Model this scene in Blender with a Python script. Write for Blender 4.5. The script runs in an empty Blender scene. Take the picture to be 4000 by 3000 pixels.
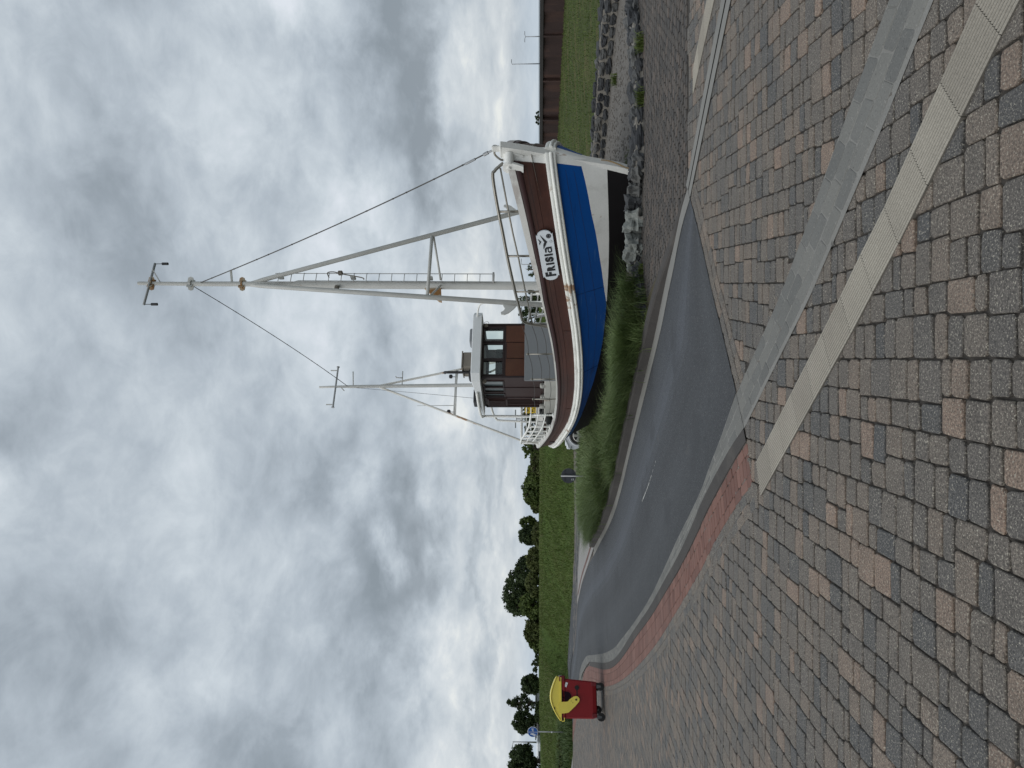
import bpy, math, random
from mathutils import Vector, Matrix, noise as mnoise
random.seed(7)
R = math.radians
sc = bpy.context.scene
col = sc.collection
sin, cos, pi = math.sin, math.cos, math.pi

# ------------------------------------------------------------------ helpers
def lerp(a, b, t): return a + (b - a) * t
def interp(tab, x):
    if x <= tab[0][0]: return tab[0][1]
    for (a, b), (c, d) in zip(tab, tab[1:]):
        if x <= c: return b + (d - b) * (x - a) / (c - a)
    return tab[-1][1]
def sstep(t):
    t = max(0., min(1., t)); return t * t * (3 - 2 * t)
def crom(pts, n=6):
    "smooth curve through points"
    out = []
    P = [Vector(p) for p in pts]
    P = [P[0] * 2 - P[1]] + P + [P[-1] * 2 - P[-2]]
    for i in range(1, len(P) - 2):
        a, b, c, d = P[i - 1], P[i], P[i + 1], P[i + 2]
        for k in range(n):
            t = k / n
            out.append(0.5 * ((2 * b) + (c - a) * t + (2 * a - 5 * b + 4 * c - d) * t * t + (3 * b - a - 3 * c + d) * t ** 3))
    out.append(P[-2])
    return out
def resample(P, n):
    P = [Vector(p) for p in P]
    L = [0.]
    for a, b in zip(P, P[1:]): L.append(L[-1] + (b - a).length)
    out = []; j = 0
    for i in range(n):
        s = L[-1] * i / (n - 1)
        while j < len(P) - 2 and L[j + 1] < s: j += 1
        d = L[j + 1] - L[j]
        out.append(P[j].lerp(P[j + 1], (s - L[j]) / d if d > 1e-9 else 0))
    return out
def plen(P): return sum((Vector(b) - Vector(a)).length for a, b in zip(P, P[1:]))
def inpoly(x, y, poly):
    c = False; n = len(poly); j = n - 1
    for i in range(n):
        xi, yi = poly[i][0], poly[i][1]; xj, yj = poly[j][0], poly[j][1]
        if (yi > y) != (yj > y) and x < (xj - xi) * (y - yi) / (yj - yi) + xi: c = not c
        j = i
    return c
def dedge(x, y, poly):
    best = 1e9; n = len(poly)
    for i in range(n):
        ax, ay = poly[i][0], poly[i][1]; bx, by = poly[(i + 1) % n][0], poly[(i + 1) % n][1]
        dx, dy = bx - ax, by - ay; l = dx * dx + dy * dy
        t = 0 if l < 1e-12 else max(0, min(1, ((x - ax) * dx + (y - ay) * dy) / l))
        best = min(best, math.hypot(x - ax - t * dx, y - ay - t * dy))
    return best
def nz(x, y, z=0.): return mnoise.noise(Vector((x, y, z)))

class MB:
    "collects faces, builds one mesh object"
    def __init__(s): s.v = []; s.f = []; s.m = []; s.r = []; s.mi = 0; s.rv = 0.5
    def add(s, vs, fs):
        o = len(s.v); s.v += [tuple(p) for p in vs]
        for f in fs: s.f.append(tuple(i + o for i in f)); s.m.append(s.mi); s.r.append(s.rv)
        return s
    def quad(s, a, b, c, d): return s.add([a, b, c, d], [(0, 1, 2, 3)])
    def poly(s, pts): return s.add(pts, [tuple(range(len(pts)))])
    def box(s, x0, x1, y0, y1, z0, z1, M=None):
        vs = [Vector((x, y, z)) for z in (z0, z1) for y in (y0, y1) for x in (x0, x1)]
        if M is not None: vs = [M @ v for v in vs]
        return s.add(vs, [(0, 2, 3, 1), (4, 5, 7, 6), (0, 1, 5, 4), (2, 6, 7, 3), (0, 4, 6, 2), (1, 3, 7, 5)])
    def rbox(s, x0, x1, y0, y1, z0, z1, r=.02, M=None):
        "box with all edges chamfered"
        r = min(r, (x1 - x0) * .45, (y1 - y0) * .45, (z1 - z0) * .45)
        L = []
        for z, i in ((z0, r), (z0 + r, 0), (z1 - r, 0), (z1, r)):
            a, b, c, d = x0 + i, x1 - i, y0 + i, y1 - i
            L.append([(a + r, c, z), (b - r, c, z), (b, c + r, z), (b, d - r, z), (b - r, d, z), (a + r, d, z), (a, d - r, z), (a, c + r, z)])
        if M is not None: L = [[M @ Vector(p) for p in l] for l in L]
        return s.loft(L, True, True)
    def loft(s, rings, closed=True, caps=True):
        n = len(rings[0]); vs = [p for r in rings for p in r]; fs = []
        for i in range(len(rings) - 1):
            for k in range(n if closed else n - 1):
                a = i * n + k; b = i * n + (k + 1) % n
                fs.append((a, b, b + n, a + n))
        if caps and closed:
            fs.append(tuple(reversed(range(n)))); fs.append(tuple(range((len(rings) - 1) * n, len(rings) * n)))
        return s.add(vs, fs)
    def tube(s, pts, r, n=8, caps=True):
        P = [Vector(p) for p in pts]; rr = r if isinstance(r, (list, tuple)) else [r] * len(P)
        up = None; rings = []
        for i, p in enumerate(P):
            t = (P[min(i + 1, len(P) - 1)] - P[max(i - 1, 0)]).normalized()
            if up is None:
                up = Vector((0, 0, 1)) if abs(t.z) < .9 else Vector((1, 0, 0))
            x = t.cross(up).normalized(); y = x.cross(t).normalized(); up = y
            rings.append([p + (x * cos(2 * pi * k / n) + y * sin(2 * pi * k / n)) * rr[i] for k in range(n)])
        return s.loft(rings, True, caps)
    def prism(s, outline, o, ux, uy, d0, d1):
        "outline 2D polygon in plane (o,ux,uy), extruded along ux x uy from d0 to d1"
        o, ux, uy = Vector(o), Vector(ux), Vector(uy); w = ux.cross(uy).normalized()
        n = len(outline)
        a = [o + ux * p[0] + uy * p[1] + w * d0 for p in outline]; b = [p + w * (d1 - d0) for p in a]
        area = sum(outline[i][0] * outline[(i + 1) % n][1] - outline[(i + 1) % n][0] * outline[i][1] for i in range(n))
        return s.loft([a, b] if (area > 0) == (d1 > d0) else [a[::-1], b[::-1]], True, True)
    def disc(s, c, axis, r, th, n=20):
        c = Vector(c); a = Vector(axis).normalized()
        return s.tube([c - a * th / 2, c + a * th / 2], r, n)
    def rock(s, c, size, seed, rough=.25, flat=1., rot=0., nu=13, nv=8):
        rnd = random.Random(seed); c = Vector(c)
        rings = []
        off = Vector((rnd.uniform(-50, 50), rnd.uniform(-50, 50), rnd.uniform(-50, 50)))
        for j in range(nv + 1):
            ph = pi * j / nv; ring = []
            for i in range(nu):
                th = 2 * pi * i / nu
                d = Vector((sin(ph) * cos(th), sin(ph) * sin(th), -cos(ph)))
                # blocky: push towards a cube
                m = max(abs(d.x), abs(d.y), abs(d.z)); d = d.lerp(d / m * .8, .55)
                d *= 1 + rough * mnoise.noise(d * 1.6 + off) + rough * .75 * mnoise.noise(d * 4 + off) + rough * .35 * mnoise.noise(d * 9 + off)
                p = Vector((d.x * size[0], d.y * size[1], d.z * size[2]))
                p = Vector((p.x * cos(rot) - p.y * sin(rot), p.x * sin(rot) + p.y * cos(rot), p.z))
                ring.append(c + p)
            rings.append(ring)
        return s.loft(rings, True, True)
    def build(s, name, mats, parent=None, smooth=False, autos=None):
        me = bpy.data.meshes.new(name); me.from_pydata(s.v, [], s.f)
        mats = mats if isinstance(mats, (list, tuple)) else [mats]
        for m in mats: me.materials.append(m)
        if len(mats) > 1: me.polygons.foreach_set('material_index', s.m)
        if any(abs(r - .5) > 1e-6 for r in s.r):
            at = me.attributes.new('rnd', 'FLOAT', 'FACE'); at.data.foreach_set('value', s.r)
        if smooth or autos:
            me.polygons.foreach_set('use_smooth', [True] * len(me.polygons))
        me.update()
        o = bpy.data.objects.new(name, me); col.objects.link(o)
        if parent is not None: o.parent = parent
        if autos:
            md = o.modifiers.new('es', 'EDGE_SPLIT'); md.split_angle = R(autos)
        return o
def tag(o, label=None, cat=None, group=None, kind=None):
    if label: o['label'] = label
    if cat: o['category'] = cat
    if group: o['group'] = group
    if kind: o['kind'] = kind
    return o
def thing(name, label, cat, loc=(0, 0, 0), rz=0, group=None):
    o = bpy.data.objects.new(name, None); col.objects.link(o); o.empty_display_size = .2
    o.location = loc; o.rotation_euler = (0, 0, rz)
    return tag(o, label, cat, group)
def struct(o, label): o['label'] = label; o['kind'] = 'structure'; return o

# ------------------------------------------------------------------ materials
def srgb(r, g, b):
    f = lambda c: (c / 255) / 12.92 if c / 255 <= .04045 else ((c / 255 + .055) / 1.055) ** 2.4
    return (f(r), f(g), f(b), 1)
def c4(c): return tuple(c) if len(c) == 4 else tuple(c) + (1,)
class NT:
    def __init__(s, nt): s.nt = nt; s.L = nt.links
    def n(s, t, **k):
        o = s.nt.nodes.new(t)
        for a, b in k.items(): setattr(o, a, b)
        return o
    def link(s, a, b): s.L.new(a, b)
    def math(s, op, a, b=None, c=None, clamp=False):
        o = s.n('ShaderNodeMath', operation=op); o.use_clamp = clamp
        for i, v in enumerate((a, b, c)):
            if v is None: continue
            if isinstance(v, (int, float)): o.inputs[i].default_value = v
            else: s.link(v, o.inputs[i])
        return o.outputs[0]
    def mix(s, f, a, b, mode='MIX'):
        o = s.n('ShaderNodeMix', data_type='RGBA', blend_type=mode); o.clamp_factor = True
        for k, v in ((0, f), (6, a), (7, b)):
            if isinstance(v, (int, float)): o.inputs[k].default_value = v
            elif isinstance(v, (tuple, list)): o.inputs[k].default_value = c4(v)
            else: s.link(v, o.inputs[k])
        return o.outputs[2]
    def ramp(s, fac, stops, interp='LINEAR'):
        o = s.n('ShaderNodeValToRGB'); o.color_ramp.interpolation = interp
        el = o.color_ramp.elements
        while len(el) < len(stops): el.new(.5)
        for e, (p, c) in zip(el, stops): e.position = p; e.color = c4(c)
        s.link(fac, o.inputs[0]); return o.outputs[0]
    def noise(s, vec, scale, detail=4, rough=.55, dist=0):
        o = s.n('ShaderNodeTexNoise'); o.inputs['Scale'].default_value = scale; o.inputs['Detail'].default_value = detail
        o.inputs['Roughness'].default_value = rough; o.inputs['Distortion'].default_value = dist
        if vec is not None: s.link(vec, o.inputs['Vector'])
        return o.outputs[0], o.outputs[1]
    def mapping(s, vec, scale=(1, 1, 1), rot=(0, 0, 0)):
        o = s.n('ShaderNodeMapping'); o.inputs['Scale'].default_value = scale; o.inputs['Rotation'].default_value = rot
        s.link(vec, o.inputs['Vector']); return o.outputs[0]
def M(name, base, rough=.6, metal=0., var=.25, vs=3., fine=.12, fs=60., bump=.0, bs=80., stain=None, stain2=None, rnd=None, rndamt=1.,
      speck=None, rough2=None, stretch=(1, 1, 1), spec=.4, translucent=0., custom=None):
    m = bpy.data.materials.new(name); m.use_nodes = True; N = NT(m.node_tree)
    bs_ = m.node_tree.nodes['Principled BSDF']
    tc = N.n('ShaderNodeTexCoord').outputs['Object']
    vec = N.mapping(tc, stretch)
    if rnd:
        at = N.n('ShaderNodeAttribute'); at.attribute_name = 'rnd'
        c = N.ramp(at.outputs['Fac'], rnd)
    else: c = N.n('ShaderNodeRGB').outputs[0]; c.default_value = c4(base)
    if var:
        f, _ = N.noise(vec, vs, 5)
        k = N.math('MULTIPLY_ADD', N.math('SUBTRACT', f, .5), var * 2.4, 1.)
        c = N.mix(1., c, N.n('ShaderNodeCombineColor').outputs[0], 'MULTIPLY') if False else N.mix(1., c, gray(N, k), 'MULTIPLY')
    if fine:
        f, _ = N.noise(tc, fs, 3)
        k = N.math('MULTIPLY_ADD', N.math('SUBTRACT', f, .5), fine * 2.6, 1.)
        c = N.mix(1., c, gray(N, k), 'MULTIPLY')
    if speck:                                   # (colour, scale, threshold)
        f, fc = N.noise(tc, speck[1], 2, .75)
        sp = N.n('ShaderNodeSeparateColor'); N.link(fc, sp.inputs[0])
        k = N.math('DIVIDE', N.math('SUBTRACT', sp.outputs[0], speck[2]), .09, clamp=True)
        c = N.mix(N.math('MULTIPLY', k, .6), c, speck[0])
        k = N.math('DIVIDE', N.math('SUBTRACT', sp.outputs[1], speck[2] + .02), .08, clamp=True)
        c = N.mix(N.math('MULTIPLY', k, .6), c, (.02, .02, .022))
    for st in (stain, stain2):
        if st:                                  # (colour, scale, threshold, softness, stretch, amount)
            f, _ = N.noise(N.mapping(tc, st[4]), st[1], 5, .6)
            k = N.math('MULTIPLY', N.math('DIVIDE', N.math('SUBTRACT', f, st[2]), st[3], clamp=True), st[5])
            c = N.mix(k, c, st[0])
    if custom: c = custom(N, tc, c)
    N.link(c, bs_.inputs['Base Color'])
    bs_.inputs['Roughness'].default_value = rough; bs_.inputs['Metallic'].default_value = metal
    bs_.inputs['Specular IOR Level'].default_value = spec
    if bump:
        f, _ = N.noise(tc, bs, 4)
        b = N.n('ShaderNodeBump'); b.inputs['Strength'].default_value = 1.; b.inputs['Distance'].default_value = bump
        N.link(f, b.inputs['Height']); N.link(b.outputs[0], bs_.inputs['Normal'])
    if translucent:
        tr = N.n('ShaderNodeBsdfTranslucent'); N.link(c, tr.inputs[0])
        mx = N.n('ShaderNodeMixShader'); mx.inputs[0].default_value = translucent
        out = m.node_tree.nodes['Material Output']
        N.link(bs_.outputs[0], mx.inputs[1]); N.link(tr.outputs[0], mx.inputs[2]); N.link(mx.outputs[0], out.inputs[0])
    return m
def gray(N, k):
    o = N.n('ShaderNodeCombineColor')
    for i in range(3): N.link(k, o.inputs[i])
    return o.outputs[0]

RUST = (.28, .13, .035)
mPaver = M('paver_stone', (.2, .18, .17), .7, var=.3, vs=7, fine=1.1, fs=95, bump=.006, bs=140, speck=((.56, .52, .43), 115, .575), spec=.5,
           rnd=[(0, (.066, .065, .065)), (.2, (.079, .075, .071)), (.36, (.099, .088, .078)), (.58, (.121, .103, .086)), (.76, (.148, .118, .094)), (.9, (.178, .132, .101)), (1, (.2, .143, .108))],
           stain=((.08, .075, .07), .45, .5, .25, (1, 1, 1), .35))
mJoint = M('paver_joint', (.045, .04, .035), .95, var=.3, fine=.4)
mSmall = M('cobble_stone', (.15, .13, .12), .9, var=.2, vs=1.2, fine=.45, fs=90, bump=.006, bs=90,
           rnd=[(0, (.055, .052, .050)), (.5, (.078, .071, .065)), (.9, (.098, .084, .074)), (1, (.12, .10, .087))])
mRed = M('red_brick', (.3, .12, .09), .85, var=.15, vs=2, fine=.25, fs=100, bump=.002, rnd=[(0, (.125, .062, .05)), (.5, (.165, .083, .066)), (1, (.195, .103, .082))],
         stain=((.2, .14, .12), .7, .5, .3, (1, 1, 1), .5))
mAsph = M('asphalt', (.05, .054, .059), .85, var=.2, vs=.4, fine=.6, fs=85, bump=.005, bs=150, speck=((.2, .2, .2), 60, .6),
          rnd=[(0, (.05, .0535, .059)), (.22, (.06, .065, .074)), (.33, (.076, .083, .096)), (.45, (.054, .058, .065)), (.6, (.047, .05, .055)), (.78, (.058, .062, .068)), (1, (.046, .049, .053))],
          stain=((.038, .04, .044), .9, .58, .06, (1, 1, 1), .45), stain2=((.085, .085, .083), 3.1, .63, .05, (1, 1, 1), .35))
mConc = M('concrete', (.2, .196, .184), .85, var=.16, vs=2.5, fine=.25, fs=90, bump=.002, stain=((.2, .19, .17), 1.4, .52, .2, (1, 1, 1), .5))
mGrayblk = M('grey_block', (.26, .265, .265), .95, var=.14, vs=2, fine=.22, fs=120, bump=.0015, spec=.15, rnd=[(0, (.135, .136, .131)), (.5, (.158, .158, .150)), (1, (.18, .178, .166))], speck=((.3, .29, .27), 70, .62))
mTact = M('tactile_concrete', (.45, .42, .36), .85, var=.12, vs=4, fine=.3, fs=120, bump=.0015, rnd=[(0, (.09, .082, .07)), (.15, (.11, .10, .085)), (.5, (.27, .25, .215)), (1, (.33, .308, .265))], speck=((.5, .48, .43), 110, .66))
mKerb = M('dark_kerb_concrete', (.056, .051, .048), .9, var=.2, vs=2.5, fine=.35, fs=70, bump=.003, stain=((.1, .09, .08), 2., .56, .15, (1, 1, 1), .6))
mSlot = M('drain_slot', (.012, .012, .012), .8, var=0, fine=0)
mWhiteRoad = M('road_paint', (.42, .42, .4), .7, var=.2, vs=3, stain=((.1, .1, .1), 6, .5, .1, (1, 1, 1), .8))
mLightpav = M('light_pavement', (.26, .25, .24), .9, var=.12, vs=1, fine=.25, fs=14)
mBed = M('planter_sand', (.15, .138, .124), .95, var=.3, vs=1.0, fine=.5, fs=30, bump=.03, bs=14)
mStone = M('basalt_rock', (.11, .115, .12), .85, var=.35, vs=3, fine=.3, fs=30, bump=.02, bs=14, rnd=[(0, (.032, .034, .038)), (.6, (.062, .065, .069)), (1, (.12, .12, .115))])
mPale = M('pale_rock', (.2, .212, .2), .85, var=.4, vs=3.5, fine=.3, fs=30, bump=.03, bs=9, stain=((.13, .14, .135), 3, .48, .12, (1, 1, 2), .7), stain2=((.3, .22, .17), 2, .6, .1, (1, 1, 1), .5))
mMortar = M('mortar', (.23, .215, .19), .95, var=.3, vs=5, fine=.35, fs=30, bump=.012, bs=30)
mGround = M('field_ground', (.07, .085, .035), .95, var=.3, vs=.2, fine=.3, fs=3)
mSoil = M('verge_soil', (.06, .052, .03), .95, var=.4, vs=2, fine=.4, fs=25)
GR = [(0, (.05, .08, .02)), (.35, (.086, .126, .028)), (.7, (.12, .165, .042)), (.9, (.14, .16, .062)), (1, (.2, .185, .105))]
mBank = M('bank_turf', (.056, .086, .022), .95, var=.32, vs=.5, fine=.6, fs=7, bump=.08, bs=7, stain=((.075, .085, .03), .35, .52, .2, (1, 1, 1), .6), spec=.1)
mLawn = M('lawn_turf', (.052, .068, .022), .95, var=.3, vs=.8, fine=.55, fs=9, bump=.05, bs=10, stain=((.11, .095, .045), .8, .5, .12, (.6, 2, 1), .6), spec=.1)
mGrass = M('grass_blade', (.06, .1, .025), .7, var=.25, vs=1.1, fine=0, rnd=GR, translucent=.25, spec=.25)
mTall = M('tall_grass_blade', (.05, .09, .03), .6, var=.35, vs=1.3, fine=0, translucent=.25, spec=.3,
          rnd=[(0, (.042, .07, .02)), (.4, (.105, .152, .05)), (.75, (.175, .235, .09)), (.95, (.25, .28, .14)), (1, (.32, .27, .15))])
mDry = M('dry_grass_blade', (.2, .14, .07), .8, var=.3, vs=2, fine=0, translucent=.2)
def leafmat(n, a, b):
    a, b = tuple(x * 1.5 for x in a), tuple(x * 1.45 for x in b)
    return M(n, a, .6, var=.3, vs=.6, fine=0, rnd=[(0, a), (1, b)], translucent=.2, spec=.25)
mLeafD = leafmat('dark_leaf', (.014, .024, .012), (.05, .07, .025))
mLeafG = leafmat('green_leaf', (.025, .042, .012), (.095, .125, .035))
mLeafO = leafmat('olive_leaf', (.03, .04, .014), (.10, .115, .04))
mBark = M('bark', (.07, .055, .04), .9, var=.3, vs=6, fine=.3)
mPile = M('rusty_sheet_pile', (.034, .019, .017), .75, var=.35, vs=1.2, fine=.3, fs=20, stretch=(1, 1, .25), stain=((.10, .05, .035), 1.6, .5, .2, (1, 1, .2), .5))
mCap = M('dark_steel_cap', (.03, .028, .027), .7, var=.3, vs=2)
# boat
mWhite = M('white_boat_paint', (.8, .8, .77), .45, var=.1, vs=2.5, fine=.06, fs=40, bump=.0015, bs=45, stain=(RUST, 1.7, .64, .05, (3, 3, .4), .75), stain2=((.5, .49, .45), 5, .56, .2, (1, 1, .3), .4))
mWhiteR = M('white_strake_paint', (.8, .8, .76), .5, var=.12, vs=3, fine=.08, fs=40, bump=.003, bs=22, stain=(RUST, 3.2, .615, .05, (.8, .8, .4), .85), stain2=((.42, .41, .37), 6, .56, .15, (.4, .4, 2), .5))
mMastP = M('mast_paint', (.5, .5, .48), .5, var=.12, vs=3, fine=.08, fs=40, stain=(RUST, 4, .68, .05, (1, 1, .5), .8), stain2=((.42, .4, .34), 2.2, .55, .2, (1, 1, .4), .45))
mRusty = M('rusty_fitting', (.4, .33, .24), .7, var=.3, vs=8, stain=(RUST, 7, .45, .12, (1, 1, 1), .95))
def plank(N, tc, c):
    sx = N.n('ShaderNodeSeparateXYZ'); N.link(tc, sx.inputs[0]); return c
mBulw = M('brown_bulwark', (.055, .017, .0105), .5, var=.45, vs=1.4, fine=.25, fs=14, stretch=(.7, .7, 2.2), bump=.002, bs=25, stain=((.045, .022, .018), 1.3, .5, .15, (.6, .6, 2.5), .7), stain2=((.085, .033, .018), 1.0, .53, .2, (.6, .6, 2), .5))
mBulwD = M('dark_oak_rail', (.042, .017, .017), .5, var=.3, vs=2, fine=.2)
mBlue = M('blue_hull_paint', (.003, .075, .31), .42, var=.12, vs=1.3, fine=.08, fs=30, bump=.0015, bs=6, stain=((.06, .16, .36), 7, .635, .03, (.25, .25, 3), .4), stain2=((.004, .03, .12), 3, .6, .1, (.3, .3, 2.5), .5), spec=.3)
mBlack = M('black_antifouling', (.009, .008, .009), .75, var=.4, vs=1.5, fine=.2, spec=.2)
mWood = M('varnished_panel', (.085, .027, .011), .4, var=.35, vs=1.8, fine=.2, fs=18, stretch=(1, 1, .8), stain=((.12, .048, .02), 1.1, .5, .25, (1, 1, 1), .6))
mWoodD = M('dark_wheelhouse_wood', (.035, .016, .014), .5, var=.3, vs=2.5, fine=.2, fs=20, stretch=(3, 3, .5))
mFrame = M('dark_window_frame', (.022, .011, .011), .5, var=.2)
mGreyP = M('grey_painted_board', (.19, .2, .21), .6, var=.08, vs=1.5, fine=.06)
mSteel = M('stainless_tube', (.27, .255, .225), .3, metal=.85, var=.2, vs=6, fine=0)
mWire = M('steel_wire', (.09, .085, .08), .5, metal=.6, var=.2)
mDarkI = M('dark_instrument', (.02, .02, .022), .5, var=.2)
mTaupe = M('taupe_box_paint', (.17, .15, .125), .6, var=.15, vs=3)
mDeck = M('deck_paint', (.42, .42, .39), .7, var=.2, vs=2, stain=(RUST, 2.5, .6, .1, (1, 1, 1), .8))
mBoard = M('board_white', (.62, .66, .70), .45, var=.05, fine=.05)
mInk = M('black_lettering', (.012, .013, .016), .5, var=0, fine=0)
mInkG = M('grey_lettering', (.3, .32, .34), .5, var=0, fine=0)
def glassmat():
    m = bpy.data.materials.new('window_glass'); m.use_nodes = True; N = NT(m.node_tree); nt = m.node_tree
    for n in list(nt.nodes): nt.nodes.remove(n)
    out = N.n('ShaderNodeOutputMaterial'); t = N.n('ShaderNodeBsdfTransparent'); g = N.n('ShaderNodeBsdfGlossy'); mx = N.n('ShaderNodeMixShader')
    t.inputs[0].default_value = (.9, .95, .93, 1); g.inputs['Roughness'].default_value = .03
    fr = N.n('ShaderNodeFresnel'); fr.inputs[0].default_value = 1.45
    N.link(fr.outputs[0], mx.inputs[0]); N.link(t.outputs[0], mx.inputs[1]); N.link(g.outputs[0], mx.inputs[2]); N.link(mx.outputs[0], out.inputs[0])
    return m
mGlass = glassmat()
mGlassS = M('side_glass_painted_reflection', (.09, .115, .12), .08, var=.2, vs=3, fine=0, spec=.7)  # grey-teal base colour imitates the reflection in the side panes
# small things
mBinR = M('red_bin_plastic', (.21, .009, .013), .45, var=.1, vs=3, fine=.08, stain=((.14, .01, .012), 3, .55, .2, (1, 1, .4), .4))
mBinY = M('yellow_lid_plastic', (.72, .6, .1), .4, var=.08, vs=3, fine=.05)
mRub = M('black_rubber', (.014, .014, .015), .8, var=.2)
mGalv = M('galvanised_steel', (.3, .31, .32), .5, metal=.6, var=.2, vs=5)
mSignBk = M('grey_sign_back', (.045, .05, .06), .5, var=.15)
mBlueS = M('blue_sign_face', (.008, .075, .3), .4, var=.05)
mSignW = M('white_sign_print', (.7, .72, .75), .5, var=.0, fine=0)
mYel = M('yellow_sign_face', (.72, .48, .02), .45, var=.05)
mCar = M('white_car_paint', (.68, .7, .74), .25, var=.04, fine=0, spec=.6)
mCarG = M('dark_car_glass', (.02, .022, .025), .1, var=0, fine=0, spec=.6)
mAlu = M('alloy_rim', (.5, .5, .48), .35, metal=.7, var=.1)
mPlas = M('white_plastic', (.74, .76, .78), .4, var=.04)
mTarp = M('dark_tarpaulin', (.02, .022, .022), .7, var=.3, vs=4, bump=.02, bs=8)
mBwall = M('pale_render_wall', (.55, .56, .56), .8, var=.1, vs=.5)
mBgrey = M('grey_cladding', (.3, .31, .32), .7, var=.1, vs=.5)
mRoofD = M('dark_roof', (.06, .055, .055), .8, var=.2)

# ------------------------------------------------------------------ plan curves on the ground (metres; x right, y away from the viewer)
ASPH_L = [(2.006, 7.765), (1.821, 8.158), (1.586, 8.481), (1.389, 8.711), (1.12, 9.08), (.718, 9.6), (.115, 10.56), (-.552, 11.64), (-1.347, 12.966), (-2.08, 14.1), (-2.808, 15.45), (-3.48, 17.02), (-4.268, 19.05), (-4.85, 20.5), (-5.823, 23.076), (-7.503, 26.706), (-9.382, 30.132)]
GUT_L = [(2.15, 7.86), (1.99, 8.21), (1.769, 8.52), (1.584, 8.79), (1.376, 9.124), (1.1, 9.5), (.66, 10.1), (.119, 10.967), (-.6, 12.14), (-1.42, 13.42), (-2.224, 14.75), (-2.987, 16.3), (-3.62, 17.8), (-4.835, 21.05)]
KERB_O = [(2.1, 7.55), (1.98, 7.9), (1.743, 8.46), (1.539, 8.793), (1.195, 9.32), (.87, 9.72), (.413, 10.35), (.056, 10.98), (-.447, 11.78), (-1.21, 13.0), (-1.97, 14.35), (-2.6, 15.7), (-3.211, 17.15), (-4.395, 19.9), (-4.7, 20.9)]
# the kerb back follows the gutter line at constant offset
ASPH_R = [(1.583, 7.38), (1.196, 7.056), (.873, 6.809), (.459, 6.425), (-.079, 5.973), (-.506, 6.498), (-.754, 6.842), (-1.061, 7.226), (-1.386, 7.732), (-1.854, 8.498), (-2.539, 9.552), (-3.279, 10.753), (-4.221, 12.503), (-5.042, 14.113), (-5.757, 15.545), (-6.852, 18.12), (-8.266, 21.722), (-9.382, 24.508), (-10.708, 27.119), (-11.684, 28.645)]
BAND_L = [(1.98, 3.17), (1.805, 3.401), (1.443, 3.85), (1.25, 4.09), (.968, 4.435), (.684, 4.8), (.464, 5.12), (-.079, 5.973)]
BAND_R1 = [(1.79, 2.78), (1.603, 3.026), (1.255, 3.44), (1.091, 3.65), (.896, 3.90), (.688, 4.17), (.508, 4.41), (.162, 4.95), (-.355, 5.75)]
KL = [(-.355, 5.75), (-.575, 6.187), (-.922, 6.782), (-1.201, 7.226), (-1.457, 7.58), (-1.958, 8.315), (-2.63, 9.435), (-3.325, 10.605), (-4.14, 12.109), (-4.723, 13.146), (-5.448, 14.45), (-6.186, 15.95), (-7.0, 17.9), (-8.002, 20.5), (-8.945, 22.95)]
KR = [(-.45, 5.68), (-.68, 6.09), (-1.01, 6.63), (-1.28, 7.05), (-1.55, 7.43), (-2.06, 8.2), (-2.74, 9.33), (-3.43, 10.5), (-4.25, 12.01), (-4.84, 13.05), (-5.58, 14.4), (-6.32, 15.9), (-7.15, 17.85), (-8.16, 20.5), (-9.06, 22.9)]
RED_R = [(-.77, 5.54), (-.987, 5.93), (-1.206, 6.287), (-1.493, 6.724), (-1.855, 7.226), (-2.242, 7.81), (-2.746, 8.593), (-3.364, 9.552), (-3.989, 10.605), (-4.68, 11.85), (-5.37, 13.146), (-6.05, 14.5), (-6.715, 15.9), (-7.6, 17.9), (-8.6, 20.4), (-9.6, 22.9), (-10.8, 25.1), (-12.3, 27.4), (-14.45, 30.7), (-17.2, 34.2)]
RED_L = [(-.456, 5.68)] + KR[1:] + [(-10.07, 25.05), (-11.5, 27.3), (-13.6, 30.6), (-16.4, 34.2)]
TAC_L = [(1.62, 2.49), (1.441, 2.727), (1.204, 3.005), (1.016, 3.234), (.815, 3.475), (.65, 3.708), (.427, 4.003), (-.586, 5.426)]
TAC_R = [(1.43, 2.34), (1.316, 2.496), (1.192, 2.64), (1.01, 2.862), (.82, 3.09), (.635, 3.315), (.458, 3.548), (.30, 3.75), (-.829, 5.318)]

cASL, cASR = crom(ASPH_L), crom(ASPH_R[4:]); cGUT = crom(GUT_L)
def offs(P, d):
    out = []
    for i, p in enumerate(P):
        t = (P[min(i + 1, len(P) - 1)] - P[max(i - 1, 0)]); t = t.normalized()
        out.append(p + Vector((t.y, -t.x)) * d)
    return out
cKO = [p + (q - p) * min(1., .25 + k / 25) for k, (p, q) in enumerate(zip(cGUT, offs(cGUT, .16)))]   # behind the kerb
far_l = [(-11, 31.2), (-14.2, 35.4), (-16.5, 38.)]
asph_poly = [tuple(p) for p in cASL] + far_l + [(-17.5, 38.6), (-13.2, 30.6)] + [tuple(p) for p in reversed(cASR)] + [tuple(p) for p in reversed(ASPH_R[:4])]

def sheet(name, poly, z, m, label, kind='structure'):
    b = MB(); b.poly([(p[0], p[1], z) for p in poly]); o = b.build(name, m)
    o['label'] = label; o['kind'] = kind; return o
def ribbon(b, A, B, z, n=None, zb=None):
    n = n or 60; A = resample(A, n); B = resample(B, n)
    for i in range(n - 1):
        b.quad((A[i].x, A[i].y, z), (B[i].x, B[i].y, z if zb is None else zb), (B[i + 1].x, B[i + 1].y, z if zb is None else zb), (A[i + 1].x, A[i + 1].y, z))

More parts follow.
